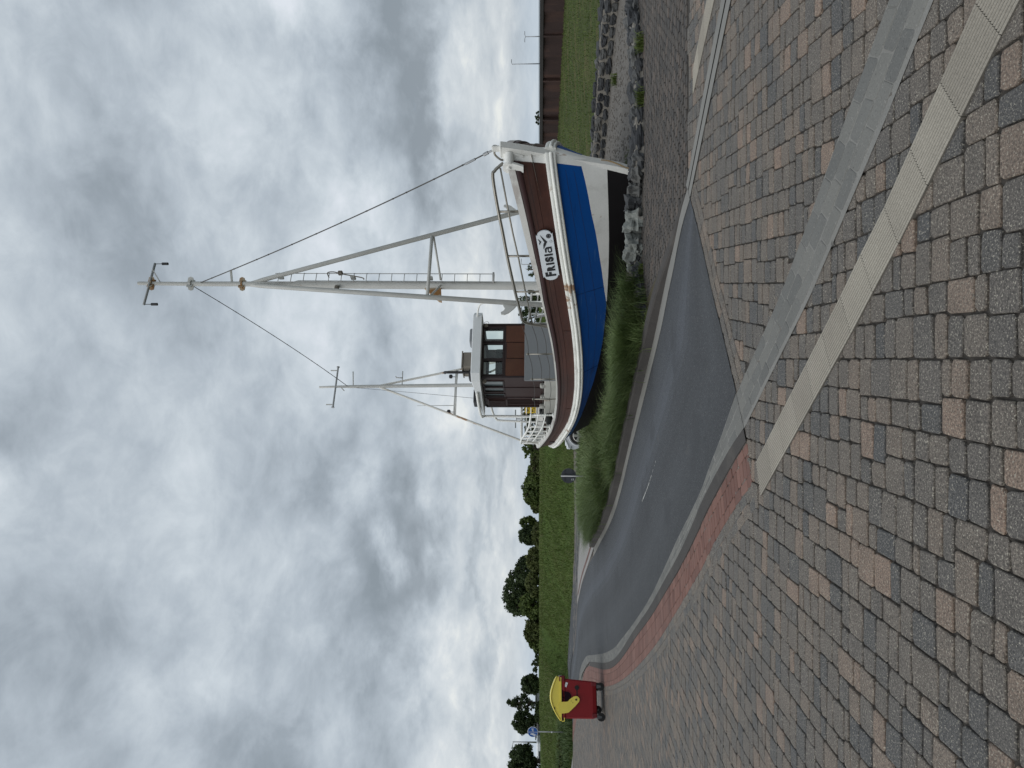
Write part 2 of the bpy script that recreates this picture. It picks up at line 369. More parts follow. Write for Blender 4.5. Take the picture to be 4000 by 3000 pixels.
def brick(b, c, w, z, r=.008, gap=.004, bev=True, ztop=None):
    "c: four corner points of the cell, counter-clockwise"
    P = [Vector((p[0], p[1])) for p in c]; cen = sum(P, Vector((0, 0))) / 4
    def inset(d):
        out = []
        for i in range(4):
            e1 = (P[i] - P[i - 1]); e2 = (P[(i + 1) % 4] - P[i])
            u1 = e1.normalized() if e1.length else e1; u2 = e2.normalized() if e2.length else e2
            out.append(P[i] + (u2 - u1) * d)
        return out
    if not bev:
        t = inset(gap); s = [tuple(p) + (z,) for p in t]; lo = [tuple(p) + (z - .014,) for p in t]
        b.add(lo + s, [(4, 5, 6, 7), (0, 1, 5, 4), (1, 2, 6, 5), (2, 3, 7, 6), (3, 0, 4, 7)]); return
    def octo(d, k, zz, tilt):
        t = inset(d); out = []
        for i in range(4):
            a = (t[i - 1] - t[i]); q = (t[(i + 1) % 4] - t[i])
            kk = min(k, a.length * .3, q.length * .3)
            for v in (t[i] + a.normalized() * kk, t[i] + q.normalized() * kk):
                out.append((v.x, v.y, zz + tilt[0] * (v.x - cen.x) + tilt[1] * (v.y - cen.y)))
        return out
    tl = (random.gauss(0, .012), random.gauss(0, .012))
    j = [random.uniform(-.0042, .0042) for _ in range(8)]
    def jit(l): return [(p[0] + j[i], p[1] + j[(i + 3) % 8], p[2]) for i, p in enumerate(l)]
    b.loft([jit(octo(gap, r * 1.7, z - .02, tl)), jit(octo(gap, r * 1.7, z - .006, tl)), jit(octo(gap + .0025, r * 1.7, z - .0015, tl)), jit(octo(gap + .008, r * 1.7, z, tl))], True, True)

def path_rows(b, A, B, rows, z, length, n=400, gap=.004, bev=True, jit=.0, rv=(0, 1)):
    "rows of bricks between two curves; rows = fractions across"
    Lm = (plen(A) + plen(B)) / 2
    nA = max(2, int(Lm / .05)); A = resample(A, nA); B = resample(B, nA)
    def at(s, f):
        x = s / Lm * (nA - 1); i = min(nA - 2, int(x)); t = x - i
        return A[i].lerp(A[i + 1], t).lerp(B[i].lerp(B[i + 1], t), f)
    for k in range(len(rows) - 1):
        f0, f1 = rows[k], rows[k + 1]; ln = length[k] if isinstance(length, (list, tuple)) else length
        s = -random.random() * ln
        while s < Lm - .03:
            l = ln * random.uniform(1 - jit, 1 + jit); s0, s1 = max(0, s), min(Lm, s + l)
            if s1 - s0 > .03:
                b.rv = random.uniform(*rv); d = at((s0 + s1) / 2, .5)
                brick(b, [at(s0, f0), at(s0, f1), at(s1, f1), at(s1, f0)][::-1], 0, z, gap=gap, bev=bev and d.y < 9)
            s += l

# ---- base ground, one sheet to the horizon
sheet('sea', [(12, 55), (19, 24), (60, -40), (2400, -200), (2400, 3900), (-40, 3900), (-40, 400), (8, 160)], -.1, M('grey_sea', (.10, .125, .14), .35, var=.1, vs=.02, fine=0, bump=.02, bs=1.), 'grey-blue sea beyond the pile wall')
g = MB(); g.quad((-2500, -300, -.12), (2500, -300, -.12), (2500, 4000, -.12), (-2500, 4000, -.12))
struct(g.build('ground', mGround), 'flat green-grey coastal ground reaching to the horizon')
sheet('pavement_joints', [(-30, .2), (8.6, .2), (12.5, 13), (9, 17.5), (2, 11.6), (-4, 21), (-9, 31), (-17.2, 34.3), (-30, 34.3)], -.016, mJoint, 'dark sandy joints below the block pavement')
b = MB(); ra = resample([Vector((2.006, 7.765))] + cASL, 110); rb = resample([Vector(p) for p in ASPH_R[:4]] + cASR, 110)
ra2 = cASL + [Vector(p) for p in far_l]; rb2 = [Vector(p) for p in ASPH_R[:4]] + cASR + [Vector((-13.2, 30.6)), Vector((-17.5, 38.6))]
ra, rb = resample(ra2, 110), resample(rb2, 110)
for i in range(109):
    for k in range(16):
        f0, f1 = k / 16, (k + 1) / 16; b.rv = (k + .5) / 16 + .0001
        P = [ra[i].lerp(rb[i], f0), ra[i].lerp(rb[i], f1), ra[i + 1].lerp(rb[i + 1], f1), ra[i + 1].lerp(rb[i + 1], f0)]
        b.quad(*[(p.x, p.y, .005) for p in P][::-1])
struct(b.build('road', mAsph), 'dark grey asphalt road sweeping away to the left')
# far cross road in front of the grass bank, paved wedge between
sheet('road_base', [(-1, 26.5), (-7, 25.5), (-12.5, 28.5), (-18.5, 37), (-18, 42), (-13, 40), (-8, 34), (-1, 34)], -.02, mAsph, 'asphalt apron where the two roads meet')
sheet('cross_road', [(-4.0, 28.0), (-5.44, 27.6), (-7.97, 29.75), (-11.2, 31.6), (-14.2, 36.2), (-17.5, 38.2), (-17, 41.4), (-14.3, 38.9), (-9.4, 33.6), (-7.3, 31.8), (-5.8, 30.7), (-3, 30.5)], .0, mAsph, 'narrow asphalt road running along the foot of the grass bank')
sheet('paved_wedge', [(-5.42, 27.5), (-4.0, 27.9), (-4.30, 20.6), (-4.75, 20.9), (-5.78, 23.1), (-7.46, 26.75), (-9.36, 30.12), (-7.9, 29.6)], .012, mLightpav, 'pale paved wedge where the two roads join')
b = MB(); A_ = offs(crom([(-4.85, 21.2), (-5.83, 23.15), (-7.5, 26.75), (-9.0, 29.4)]), .22); ribbon(b, A_, offs(A_, .13), .017, 30)
struct(b.build('red_edge_strip', mRed), 'thin reddish brick strip edging the pale paved wedge')
b = MB()
for P, w in ((crom([(-4.6, 29.6), (-5.6, 29.0), (-7.1, 30.1), (-8.9, 31.4)]), .16),):
    ribbon(b, P, offs(P, w), .02, 24)
    ribbon(b, offs(P, -.75), offs(P, -.85), .02, 24)
struct(b.build('stone_gutter', mConc), 'thin grey gutter lines beside the far road')
b = MB(); ribbon(b, [(-13.2, 35.9), (-15.6, 38.9)], [(-13.08, 35.8), (-15.48, 38.8)], .012, 4)
P = resample(crom([(-1.05, 9.95), (-1.27, 10.28), (-1.52, 10.66), (-1.87, 11.3)]), 60)
for i0, i1, w_ in ((2, 4, .012), (7, 8, .01), (12, 16, .014), (19, 26, .02), (28, 42, .022), (43, 59, .028)): ribbon(b, P[i0:i1 + 1], offs(P[i0:i1 + 1], w_), .0095, 8)
struct(b.build('road_markings', mWhiteRoad), 'worn white lines painted on the asphalt road')
# gutter beside the kerb
b = MB()
AG = resample(cASL[:int(len(cASL) * .84)], 90); BG = resample(cGUT, 90)
for i in range(89):
    b.rv = .5
    b.quad((AG[i].x, AG[i].y, .010), (AG[i + 1].x, AG[i + 1].y, .010), (BG[i + 1].x, BG[i + 1].y, .014), (BG[i].x, BG[i].y, .014))
struct(b.build('gutter', mConc), 'light concrete gutter strip beside the dark kerb')
# far kerb: real step, in 1 m stones
b = MB(); KI = resample(cGUT, 400); KO = resample(cKO, 400); Lk = plen(cGUT); per = int(400 / Lk)
i = 4
while i < 398:
    e = min(399, i + per); rings = []
    for k in range(i, e + 1):
        t = k / 399; h = .02 + .13 * sstep((t - .02) / .16)
        a, o_ = KI[k], KO[k]; d = (o_ - a); q = d.normalized() * min(.02, d.length * .3)
        sh = .004 if k in (i, e) else 0
        rings.append([(a.x, a.y, -.02), (o_.x, o_.y, -.02), (o_.x, o_.y, h - sh), (a.x + q.x, a.y + q.y, h - sh), (a.x + q.x * .3, a.y + q.y * .3, h - .02 - sh)])
    b.rv = random.random(); b.loft([r[::-1] for r in rings]); i = e
struct(b.build('kerb', mKerb), 'dark weathered concrete kerb in front of the tall grass')
# near kerb flush with the footway
b = MB(); A_ = resample(crom(KL), 200); B_ = resample(crom(KR), 200); i = 0
while i < 199:
    e = min(199, i + 9)
    for k in range(i, e):
        f0 = .02 if k == i else 0
        b.add([(A_[k].x, A_[k].y, -.02), (B_[k].x, B_[k].y, -.02), (B_[k].x, B_[k].y, .011), (A_[k].x, A_[k].y, .011), (A_[k + 1].x, A_[k + 1].y, -.02), (B_[k + 1].x, B_[k + 1].y, -.02), (B_[k + 1].x, B_[k + 1].y, .011), (A_[k + 1].x, A_[k + 1].y, .011)],
              [(3, 2, 6, 7), (0, 3, 7, 4), (1, 5, 6, 2)])
    i = e
struct(b.build('near_kerb', mKerb), 'flush dark kerb line between grey gutter and red brick strip')

# grey block gutter band: three block rows up to the ramp, then along the road
b = MB()
SPLIT = BAND_L; b.mi = 0
path_rows(b, crom(BAND_L), crom(BAND_R1), [0, .3, .6, .9], .006, .24, gap=.0026, rv=(0, 1))
cA2 = crom(ASPH_R[4:]); cK2 = crom([(-.355, 5.75)] + KL[1:])
path_rows(b, cA2, cK2 + [Vector((-9.6, 24.3)), Vector((-10.9, 26.8)), Vector((-11.9, 28.3))], [0, .34, .67, 1.], .009, .25, gap=.0024, bev=True, rv=(0, 1))
b.mi = 1; b.rv = .5; 
ribbon(b, crom(BAND_L), crom(BAND_R1), .0025, 60); ribbon(b, cA2, cK2 + [Vector((-9.6, 24.3)), Vector((-10.9, 26.8)), Vector((-11.9, 28.3))], .0065, 120)
struct(b.build('block_gutter', [mGrayblk, mConc]), 'smooth grey block gutter band along the near side of the road')

# red brick strip
b = MB(); b.mi = 1; ribbon(b, crom(RED_L), crom(RED_R), -.004, 120); b.mi = 0
path_rows(b, crom(RED_L), crom(RED_R), [0, .27, .73, 1], .004, [.2, .1, .2], gap=.0035, rv=(0, 1))
struct(b.build('red_brick_strip', [mRed, mJoint]), 'strip of red bricks curving along the kerb')

# tactile guidance strip of ribbed slabs
def tactile(name, A, B, label, tile=.3):
    b = MB(); A, B = [Vector(p) for p in A], [Vector(p) for p in B]
    n = max(2, round((plen(A) + plen(B)) / 2 / tile)); RA, RB = resample(A, n + 1), resample(B, n + 1)
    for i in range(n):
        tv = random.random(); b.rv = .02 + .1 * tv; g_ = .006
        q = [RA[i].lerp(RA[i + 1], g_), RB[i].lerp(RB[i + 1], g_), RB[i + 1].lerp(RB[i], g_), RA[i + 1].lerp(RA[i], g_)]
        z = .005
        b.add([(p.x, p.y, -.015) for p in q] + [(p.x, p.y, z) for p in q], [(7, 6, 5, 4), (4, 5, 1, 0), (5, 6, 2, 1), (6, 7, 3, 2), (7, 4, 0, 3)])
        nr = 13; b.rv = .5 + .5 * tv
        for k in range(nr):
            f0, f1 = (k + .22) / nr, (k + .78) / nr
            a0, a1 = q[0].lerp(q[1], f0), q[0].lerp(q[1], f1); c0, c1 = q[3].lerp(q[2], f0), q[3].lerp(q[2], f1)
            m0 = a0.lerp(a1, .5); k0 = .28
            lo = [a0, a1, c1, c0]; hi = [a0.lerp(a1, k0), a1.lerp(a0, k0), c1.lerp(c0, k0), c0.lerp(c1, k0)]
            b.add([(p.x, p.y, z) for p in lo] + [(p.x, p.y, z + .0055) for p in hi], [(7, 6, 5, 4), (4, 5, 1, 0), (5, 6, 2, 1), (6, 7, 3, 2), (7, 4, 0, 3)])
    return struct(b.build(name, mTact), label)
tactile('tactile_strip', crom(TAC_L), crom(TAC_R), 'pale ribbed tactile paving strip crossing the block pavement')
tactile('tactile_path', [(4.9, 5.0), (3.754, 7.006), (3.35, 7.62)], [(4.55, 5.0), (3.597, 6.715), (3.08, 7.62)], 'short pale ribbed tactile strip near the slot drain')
b = MB(); A_ = [(4.6, 4.9), (3.452, 6.447), (2.879, 7.16), (2.21, 7.96)]; B_ = [(4.35, 4.7), (3.25, 6.17), (2.70, 6.88), (2.02, 7.76)]
b.mi = 0
def mid(f): return [Vector(p).lerp(Vector(q), f) for p, q in zip(A_, B_)]
ribbon(b, mid(0), mid(.44), .009, 20); ribbon(b, mid(.56), mid(1), .009, 20); b.mi = 1; ribbon(b, mid(.43), mid(.57), .002, 20)
struct(b.build('slot_drain', [mConc, mSlot]), 'grey concrete slot drain running across the pavement')

# block pavement -----------------------------------------------------------
red_poly = [tuple(p) for p in crom(RED_L)] + [tuple(p) for p in reversed(crom(RED_R))]
band_poly = [tuple(p) for p in crom(BAND_L)] + [tuple(p) for p in reversed(crom(BAND_R1))]
gut_poly = [tuple(p) for p in cASL] + [tuple(p) for p in reversed(cKO)]
strip_poly = [tuple(p) for p in cA2] + [(-11.9, 28.3)] + [tuple(p) for p in reversed(crom(KR))]
tac_poly = [tuple(p) for p in crom(TAC_L)] + [tuple(p) for p in reversed(crom(TAC_R))]
drain_poly = A_ + B_[::-1]
skips = [red_poly, band_poly, asph_poly, strip_poly, gut_poly]
soft = [tac_poly, drain_poly]
koline = [(p.x, p.y) for p in cKO]
planter_side = [(2.2, 7.98)] + koline[2:] + [(-4.2, 30), (30, 40), (30, 7.98)]
bp = MB(); ang = R(5.2); ax = Vector((sin(ang), cos(ang))); ay = Vector((cos(ang), -sin(ang)))
AXR = Vector((sin(R(8)), cos(R(8)))); AXL = Vector((sin(R(2)), cos(R(2)))); AXX = Vector((1, 0))
def keep_paver(p, right):
    if abs(p.x) > p.y * .56 + 1.0 or p.y < .9 or p.y > 33.9: return False
    onr = (p.x - .684) * .82 + (p.y - 4.8) * .57 > 0 and p.y < 8.2 and p.x > -.6
    if onr != right: return False
    if p.x > -10 and p.y > 7.98 and inpoly(p.x, p.y, planter_side): return False
    if p.y > 7.9 and p.x > 2.0: return False
    for pl in skips:
        if inpoly(p.x, p.y, pl) and dedge(p.x, p.y, pl) > (.15 if pl is band_poly else .07): return False
    for pl in soft:
        if inpoly(p.x, p.y, pl) and dedge(p.x, p.y, pl) > .14: return False
    return True
MW = .315
for right, A0_, r0, r1, smax in ((False, AXL, -66, 14, 34.5), (True, AXR, -16, 26, 9)):
    for rw in range(r0, r1):
        s = .5 - random.random() * .3
        while s < smax:
            sl = random.choice((.26, .32, .36, .42)); c0 = AXX * (rw * MW + MW / 2) + A0_ * (s + sl / 2); s0 = s; s += sl
            if abs(c0.x) > c0.y * .56 + 1.3: continue
            f = random.choice((.5, .5, .40, .6, .55))
            for w0, w1 in ((0, f), (f, 1)):
                n = 2 if sl < .3 else random.choice((2, 3, 3)) if sl < .4 else 3
                cu = [random.uniform(.55, 1.45) for _ in range(n)]; tot = sum(cu); acc_ = 0
                for q in cu:
                    a0_, a1_ = s0 + sl * acc_ / tot, s0 + sl * (acc_ + q) / tot; acc_ += q
                    x0_, x1_ = (rw + w0) * MW, (rw + w1) * MW
                    p = AXX * ((x0_ + x1_) / 2) + A0_ * ((a0_ + a1_) / 2)
                    if not keep_paver(p, right): continue
                    bp.rv = min(1, max(0, random.gauss(.5, .25)))
                    a0_ += .0025; a1_ -= .0025
                    brick(bp, [AXX * x0_ + A0_ * a0_, AXX * x1_ + A0_ * a0_, AXX * x1_ + A0_ * a1_, AXX * x0_ + A0_ * a1_], 0, random.gauss(-.0005, .0012), r=random.uniform(.004, .011), gap=.0038, bev=p.y < 9)
# border rows that follow the road edge and the red strip
e1 = [Vector(p) for p in [(2.0, 7.72), (1.583, 7.36), (1.196, 7.036), (.873, 6.789), (.459, 6.405), (-.079, 5.94)]]
path_rows(bp, e1, offs(e1, -.11) if offs(e1, -.11)[0].y < e1[0].y else offs(e1, .11), [0, 1], .008, .2, rv=(.35, .8))
e2 = offs(e1, -.11) if offs(e1, -.11)[0].y < e1[0].y else offs(e1, .11); e3 = offs(e1, -.22) if offs(e1, -.22)[0].y < e1[0].y else offs(e1, .22)
path_rows(bp, e2, e3, [0, 1], .0068, .2, rv=(.35, .8))
rr = crom(RED_R[:14])
for k in range(2):
    a_ = offs(rr, -.1 * k); c_ = offs(rr, -.1 * (k + 1))
    if offs(rr, .1)[0].x < rr[0].x: a_ = offs(rr, .1 * k); c_ = offs(rr, .1 * (k + 1))
    path_rows(bp, a_, c_, [0, 1], .0046 - k * .0008, .2, rv=(.2, .75))
struct(bp.build('pavement', mPaver), 'mixed grey, tan and charcoal block pavement')
# fine cobbles between drain line and planter
bs = MB(); y = 7.98; k = 0
rim_y = lambda x: interp([(-1, 14), (.4, 11.0), (1.05, 10.75), (1.4, 11.1), (2.0, 11.4), (3.2, 11.25), (4.5, 11.35), (5.2, 11.4), (6.4, 12.1), (9, 14.5), (12, 17)], x)
while y < 14.6:
    x = -2 + (k % 2) * .065 + random.uniform(0, .01); k += 1
    while x < 9.5:
        cx, cy = x + .065, y + .042
        if cy < rim_y(cx) + .1 and cx < cy * .58 + .6 and inpoly(cx, cy, planter_side) and dedge(cx, cy, koline + [(-5, 21), (40, 40), (40, 0)]) > .04:
            bs.rv = random.random()
            brick(bs, [(x, y), (x + .13, y), (x + .13, y + .085), (x, y + .085)], 0, random.uniform(-.005, .005) + .012 * sstep((cy - 8) / .5), r=.014, gap=.005, bev=True)
        x += .13
    y += .085
struct(bs.build('cobble_apron', mSmall), 'dark brown herringbone cobbles in front of the stone planter')

# ------------------------------------------------------------------ planter ring, stones, lawn, pile wall
bedp = [(-3.9, 21.5), (-1.6, 14.3), (.2, 11.3), (1.05, 10.7), (1.4, 11.05), (2.0, 11.35), (3.2, 11.2), (4.5, 11.3), (5.2, 11.35), (6.4, 12.0), (7.7, 13.6), (7.75, 14.8), (7.2, 15.7), (6.7, 16.2), (6.0, 17.1), (5.2, 18.2), (3.5, 21), (1, 24.5), (-1.5, 25.5), (-3.9, 24)]
o = sheet('planter_bed', bedp, .012, mBed, 'grey sandy bed inside the stone planter ring')
bb = MB()
for i in range(900):
    x, y = random.uniform(3.6, 7.4), random.uniform(11.6, 17)
    if inpoly(x, y, bedp): bb.rv = random.random(); q_ = random.uniform(.012, .03); bb.rock((x, y, .015), (q_, q_ * .9, q_ * .6), i, .3)
struct(bb.build('gravel', mBed), 'loose grey gravel scattered over the planter bed')['kind'] = 'stuff'
def wall_of_stones(name, path, h, th, rows, seed, label, size=.3, zr=0., tops=(0,)):
    rnd = random.Random(seed); t = thing(name, label, 'stone wall')
    P = resample(crom(path), 60); b = MB(); rings = []
    for i, p in enumerate(P):
        t_ = (P[min(i + 1, 59)] - P[max(i - 1, 0)]).normalized(); nn = Vector((t_.y, -t_.x)); hh = h * (1 + .12 * nz(p.x * 2, p.y * 2, seed))
        a, c = p + nn * th / 2, p - nn * th / 2
        rings.append([(a.x, a.y, -.05), (a.x - nn.x * .03, a.y - nn.y * .03, hh), (c.x + nn.x * .03, c.y + nn.y * .03, hh), (c.x, c.y, -.05)])
    b.loft([r[::-1] for r in rings]); b.build('mortar_core', mMortar, t, True, autos=40)
    L = plen(P); b = MB()
    for k in range(rows):
        s = rnd.uniform(0, .2)
        while s < L - .1:
            ln = size * rnd.uniform(.7, 1.4); x = (s + ln / 2) / L * 59; i = min(58, int(x))
            p = P[i].lerp(P[i + 1], x - i); t_ = (P[i + 1] - P[i]).normalized(); nn = Vector((t_.y, -t_.x))
            for side in (1, -1):
                c = p + nn * side * (th / 2 - .045); b.rv = rnd.random()
                b.rock((c.x, c.y, (k + .5) * h / rows + zr), (ln * .48, .09, h / rows * .5), rnd.randint(0, 9999), .42, rot=math.atan2(t_.y, t_.x))
            s += ln * .98
    for tp in tops:
      s = rnd.uniform(0, .2)
      while s < L - .1:
        ln = size * rnd.uniform(.7, 1.4); x = min(58.9, (s + ln / 2) / L * 59); i = int(x); p = P[i].lerp(P[i + 1], x - i); t_ = (P[i + 1] - P[i]); p = p + Vector((t_.y, -t_.x)).normalized() * tp
        b.rv = rnd.random(); b.rock((p.x + rnd.uniform(-.04, .04), p.y + rnd.uniform(-.03, .03), h - .02), (ln * .46, (th if len(tops) == 1 else .26) * .42, rnd.uniform(.06, .11)), rnd.randint(0, 9999), .5, rot=math.atan2(t_.y, t_.x)); s += ln
    b.build('wall_stones', mStone, t)
    return t
wall_of_stones('stone_wall', [(6.9, 12.35), (7.5, 12.9), (7.95, 13.8), (7.85, 14.9), (7.35, 15.8), (6.8, 16.4), (6.1, 17.3), (5.3, 18.4), (4.2, 20.2)], .31, .34, 2, 3, 'mortared dark stone wall curving behind the planter bed', .34)
wall_of_stones('stone_edging', [(6.75, 12.25), (6.2, 11.95), (5.6, 11.6), (5.0, 11.42), (4.3, 11.38), (3.6, 11.3), (3.3, 11.3)], .13, .44, 1, 5, 'low edging of dark stones along the cobbles right of the bow', .34, 0., (-.14, .1))
wall_of_stones('stone_edging', [(2.3, 11.42), (1.9, 11.42), (1.45, 11.15), (1.05, 10.8)], .12, .2, 1, 11, 'low pale mortared rim below the boulders and grass tussock', .25)
wall_of_stones('dark_stone_wall', [(-1.05, 21.6), (-.6, 21.9), (0, 22.2), (.6, 22.4)], .3, .34, 2, 9, 'short piece of stone wall behind the boat stern', .34)
bl = [(3.42, 11.38, .17, .14, .16, 'small dark grey boulder at the foot of the white stem', mStone), (3.08, 11.38, .15, .16, .17, 'grey boulder lying just left of the white stem', mStone),
      (2.86, 11.45, .17, .17, .2, 'blue-grey boulder against the black hull bottom', mStone), (2.58, 11.4, .19, .2, .22, 'pale green-grey boulder second from the grass tussock', mPale),
      (2.2, 11.4, .2, .2, .21, 'large pale whitish boulder beside the dark grass tussock', mPale), (3.72, 11.9, .3, .2, .13, 'low dark boulder right of the stem inside the planter', mStone),
      (1.95, 11.55, .14, .13, .16, 'pale boulder half hidden by the dark grass tussock', mPale)]
for i, (x, y, a, c, h, lab, m) in enumerate(bl):
    b = MB(); b.rv = .55 + .3 * (i % 2); b.rock((0, 0, h * .55), (a * 1.15, c, h * .8), 40 + i, .5, rot=i, nu=26, nv=16)
    o = b.build('boulder', m, None, True, autos=32); o.location = (x, y, 0); tag(o, lab, 'rock', 'boulders at the bow')
# small weeds among the stones
def blades(b, pts, h, w, lean=.5, nseg=3, rv=(0, 1), dirb=None):
    for (x, y, z) in pts:
        hh = h * random.uniform(.6, 1.15); a = random.uniform(0, 2 * pi); d = Vector((cos(a), sin(a), 0))
        if dirb is not None: d = (d + Vector(dirb)).normalized()
        sd = Vector((-d.y, d.x, 0)) * w * .5 * random.uniform(.7, 1.3); ln = lean * random.uniform(.2, 1.3) * hh
        b.rv = random.uniform(*rv); vs = []; p0 = Vector((x, y, z))
        for k in range(nseg + 1):
            t = k / nseg; p = p0 + d * ln * t * t + Vector((0, 0, hh * (t - .28 * lean * t * t)))
            wv = sd * (1 - t * .85) if k < nseg else sd * .08
            vs += [p - wv, p + wv]
        b.add(vs, [(2 * k, 2 * k + 1, 2 * k + 3, 2 * k + 2) for k in range(nseg)])
wl_ = [(5.3, 11.15, 'tuft of weeds growing at the middle of the stone edging', .2), (4.45, 11.1, 'leafy weed tuft growing at the stone edging nearer the bow', .2), (6.35, 14.9, 'yellowish weed tuft inside the planter by the far wall', .18), (6.1, 11.75, 'small weed growing near the right end of the edging', .13),
       (1.0, 10.4, 'small broad-leaved weed growing at the dark kerb', .12), (3.9, 12.4, 'weedy tuft inside the planter right of the bow', .2), (1.75, 11.2, 'weed sprouting from the rim beside the pale boulder', .12)]
for (x, y, lab, h) in wl_:
    b = MB(); blades(b, [(random.gauss(0, .06), random.gauss(0, .03), 0) for _ in range(130)], h, .014, .9, rv=(.3, .98))
    o = b.build('weed', mGrass); o.location = (x, y, .01); tag(o, lab, 'weed', 'weeds among the planter stones')

# lawn on the right, rising to the pile wall
def grid_sheet(name, xs, ys, zf, m, label, ok=None):
    b = MB(); nx, ny = len(xs), len(ys)
    vs = [(x, y, zf(x, y)) for y in ys for x in xs]; fs = []
    for j in range(ny - 1):
        for i in range(nx - 1):
            if ok and not ok((xs[i] + xs[i + 1]) / 2, (ys[j] + ys[j + 1]) / 2): continue
            fs.append((j * nx + i, j * nx + i + 1, (j + 1) * nx + i + 1, (j + 1) * nx + i))
    b.add(vs, fs); return struct(b.build(name, m, None, True), label)
def fr(a, b, n): return [a + (b - a) * i / (n - 1) for i in range(n)]
WL0 = Vector((21.0, 18.5)); WL1 = Vector((9.4, 47.1))          # line of the pile wall
wd = (WL1 - WL0).normalized(); wn = Vector((wd.y, -wd.x))       # wn points right/behind
def lawn_z(x, y):
    d = -((Vector((x, y)) - WL0).dot(wn))                       # distance in front of the wall
    yb = interp([(4, .72), (30, .57), (47, .74)], y)
    return lerp(yb, .1, sstep(d / 13)) + .03 * nz(x * .7, y * .7) - .04
lawn_ok = lambda x, y: (Vector((x, y)) - WL0).dot(wn) < .4 and (not inpoly(x, y, bedp)) and y > 12.2 and x > interp([(12, 8.3), (14.5, 8.1), (16, 7.3), (18.4, 5.3), (21, 3.6), (24.5, 1), (27, 0), (50, 0)], y) and y < 47
grid_sheet('lawn', fr(-2, 24, 105), fr(12, 48, 145), lawn_z, mLawn, 'mown green lawn between the stone wall and the pile wall', lawn_ok)
b = MB(); pts = []
while len(pts) < 15000:
    x, y = random.uniform(2, 21), random.uniform(12.5, 42)
    if lawn_ok(x, y) and x < y * .6 + 1: pts.append((x, y, lawn_z(x, y) - .01))
blades(b, pts, .10, .026, .9, 2, rv=(.0, .85))
pts = []
while len(pts) < 2600:
    x, y = random.uniform(3.6, 8.7), random.uniform(14, 22)
    if lawn_ok(x, y) and dedge(x, y, bedp) < 1.3: pts.append((x, y, lawn_z(x, y) - .01))
blades(b, pts, .2, .02, .7, 3, rv=(.1, .7))
o = b.build('lawn_grass', mGrass); tag(o, 'short grass blades over the lawn', 'grass', None, 'stuff')
t = thing('sheet_pile_wall', 'dark rust-brown sheet pile flood wall with a black steel cap', 'wall')
b = MB(); L = (WL1 - WL0).length; n = int(L / .3); prof = [0, 0, .11, .11]
pt = []
for i in range(n + 1):
    p = WL0 + wd * (L * i / n) - wn * prof[i % 4]; pt.append(p)
for a, c in zip(pt, pt[1:]): b.quad((a.x, a.y, -.2), (c.x, c.y, -.2), (c.x, c.y, 1.5), (a.x, a.y, 1.5))
b.build('pile_sheets', mPile, t)
b = MB(); Mx = Matrix.Translation((WL0.x, WL0.y, 0)) @ Matrix.Rotation(math.atan2(wd.y, wd.x), 4, 'Z')
b.box(0, L, -.13, .17, 1.43, 1.585, Mx); b.build('cap_beam', mCap, t)
for k in range(9):
    b = MB(); x = 1.2 + k * 2.6; b.box(x, x + .09, -.03, .20, .2, 1.42, Mx); b.build('clutch_post', mPile, t)

# ------------------------------------------------------------------ grass bank on the left
FOOT = [(-80, 60), (-40, 48), (-26, 41.5), (-20, 37.1), (-17.3, 34.4), (-16.6, 34.6), (-15.9, 40.4), (-14.3, 39), (-12, 36.8), (-9.4, 34), (-7.6, 32.5), (-5.2, 32.2), (-2, 33.5), (4, 37), (12, 45), (40, 60)]
def bank_z(x, y):
    d = (y - interp(FOOT, x)) / (6.5 if x > -16.2 else 11.)
    top = 1.44
    return -.06 + (top + .06) * (sstep(d) * .75 + .25 * max(0, min(1, d))) + .05 * nz(x * .5, y * .5) * sstep(d) * (1 - sstep((d - .8) * 3)) - .0
grid_sheet('grass_bank', fr(-75, 40, 231), fr(30, 62, 129) + [66, 72, 80, 95, 120, 160, 220], bank_z, mBank, 'green grass bank behind the road and boat', lambda x, y: y > interp(FOOT, x) - .6)
b = MB(); pts = []
while len(pts) < 52000:
    x, y = random.uniform(-29, 5), random.uniform(31, 52)
    d = y - interp(FOOT, x)
    if d > -.15 and d < (10 if x > -16.2 else 15) and x > -.6 * y: pts.append((x, y, bank_z(x, y) - .02))
random.shuffle(pts)
clump = lambda p: .5 + .5 * nz(p[0] * .45, p[1] * .9, 3)
blades(b, [p for p in pts if clump(p) > .45], .26, .032, .9, 2, rv=(.25, .95)); blades(b, [p for p in pts if clump(p) <= .45], .17, .032, 1., 2, rv=(.1, .8))
pts = []
for i in range(5500):
    x = random.uniform(-26, 4); y = interp(FOOT, x) + random.uniform(5.8, 8.5); pts.append((x, y, bank_z(x, y) - .03))
blades(b, pts, .22, .035, .5, 2, rv=(.6, 1))
o = b.build('bank_grass', mGrass); tag(o, 'long rough grass growing all over the bank', 'grass', None, 'stuff')
b = MB(); pts = []
for i in range(6000):
    x = random.uniform(-27, -16.3); y = interp(FOOT, x) + random.uniform(-.1, 3.2); pts.append((x, y, bank_z(x, y)))
blades(b, pts, .55, .05, .8, 3, rv=(0, .35)); o = b.build('rough_verge', mTall); tag(o, 'dark overgrown verge at the bank foot left of the bin', 'grass', None, 'stuff')
sheet('light_path', [(-20.2, 36.6), (-17.9, 34.25), (-17.2, 34.2), (-30, 34.2), (-30, 43)], .003, mLightpav, 'pale footpath strip beside the overgrown verge')

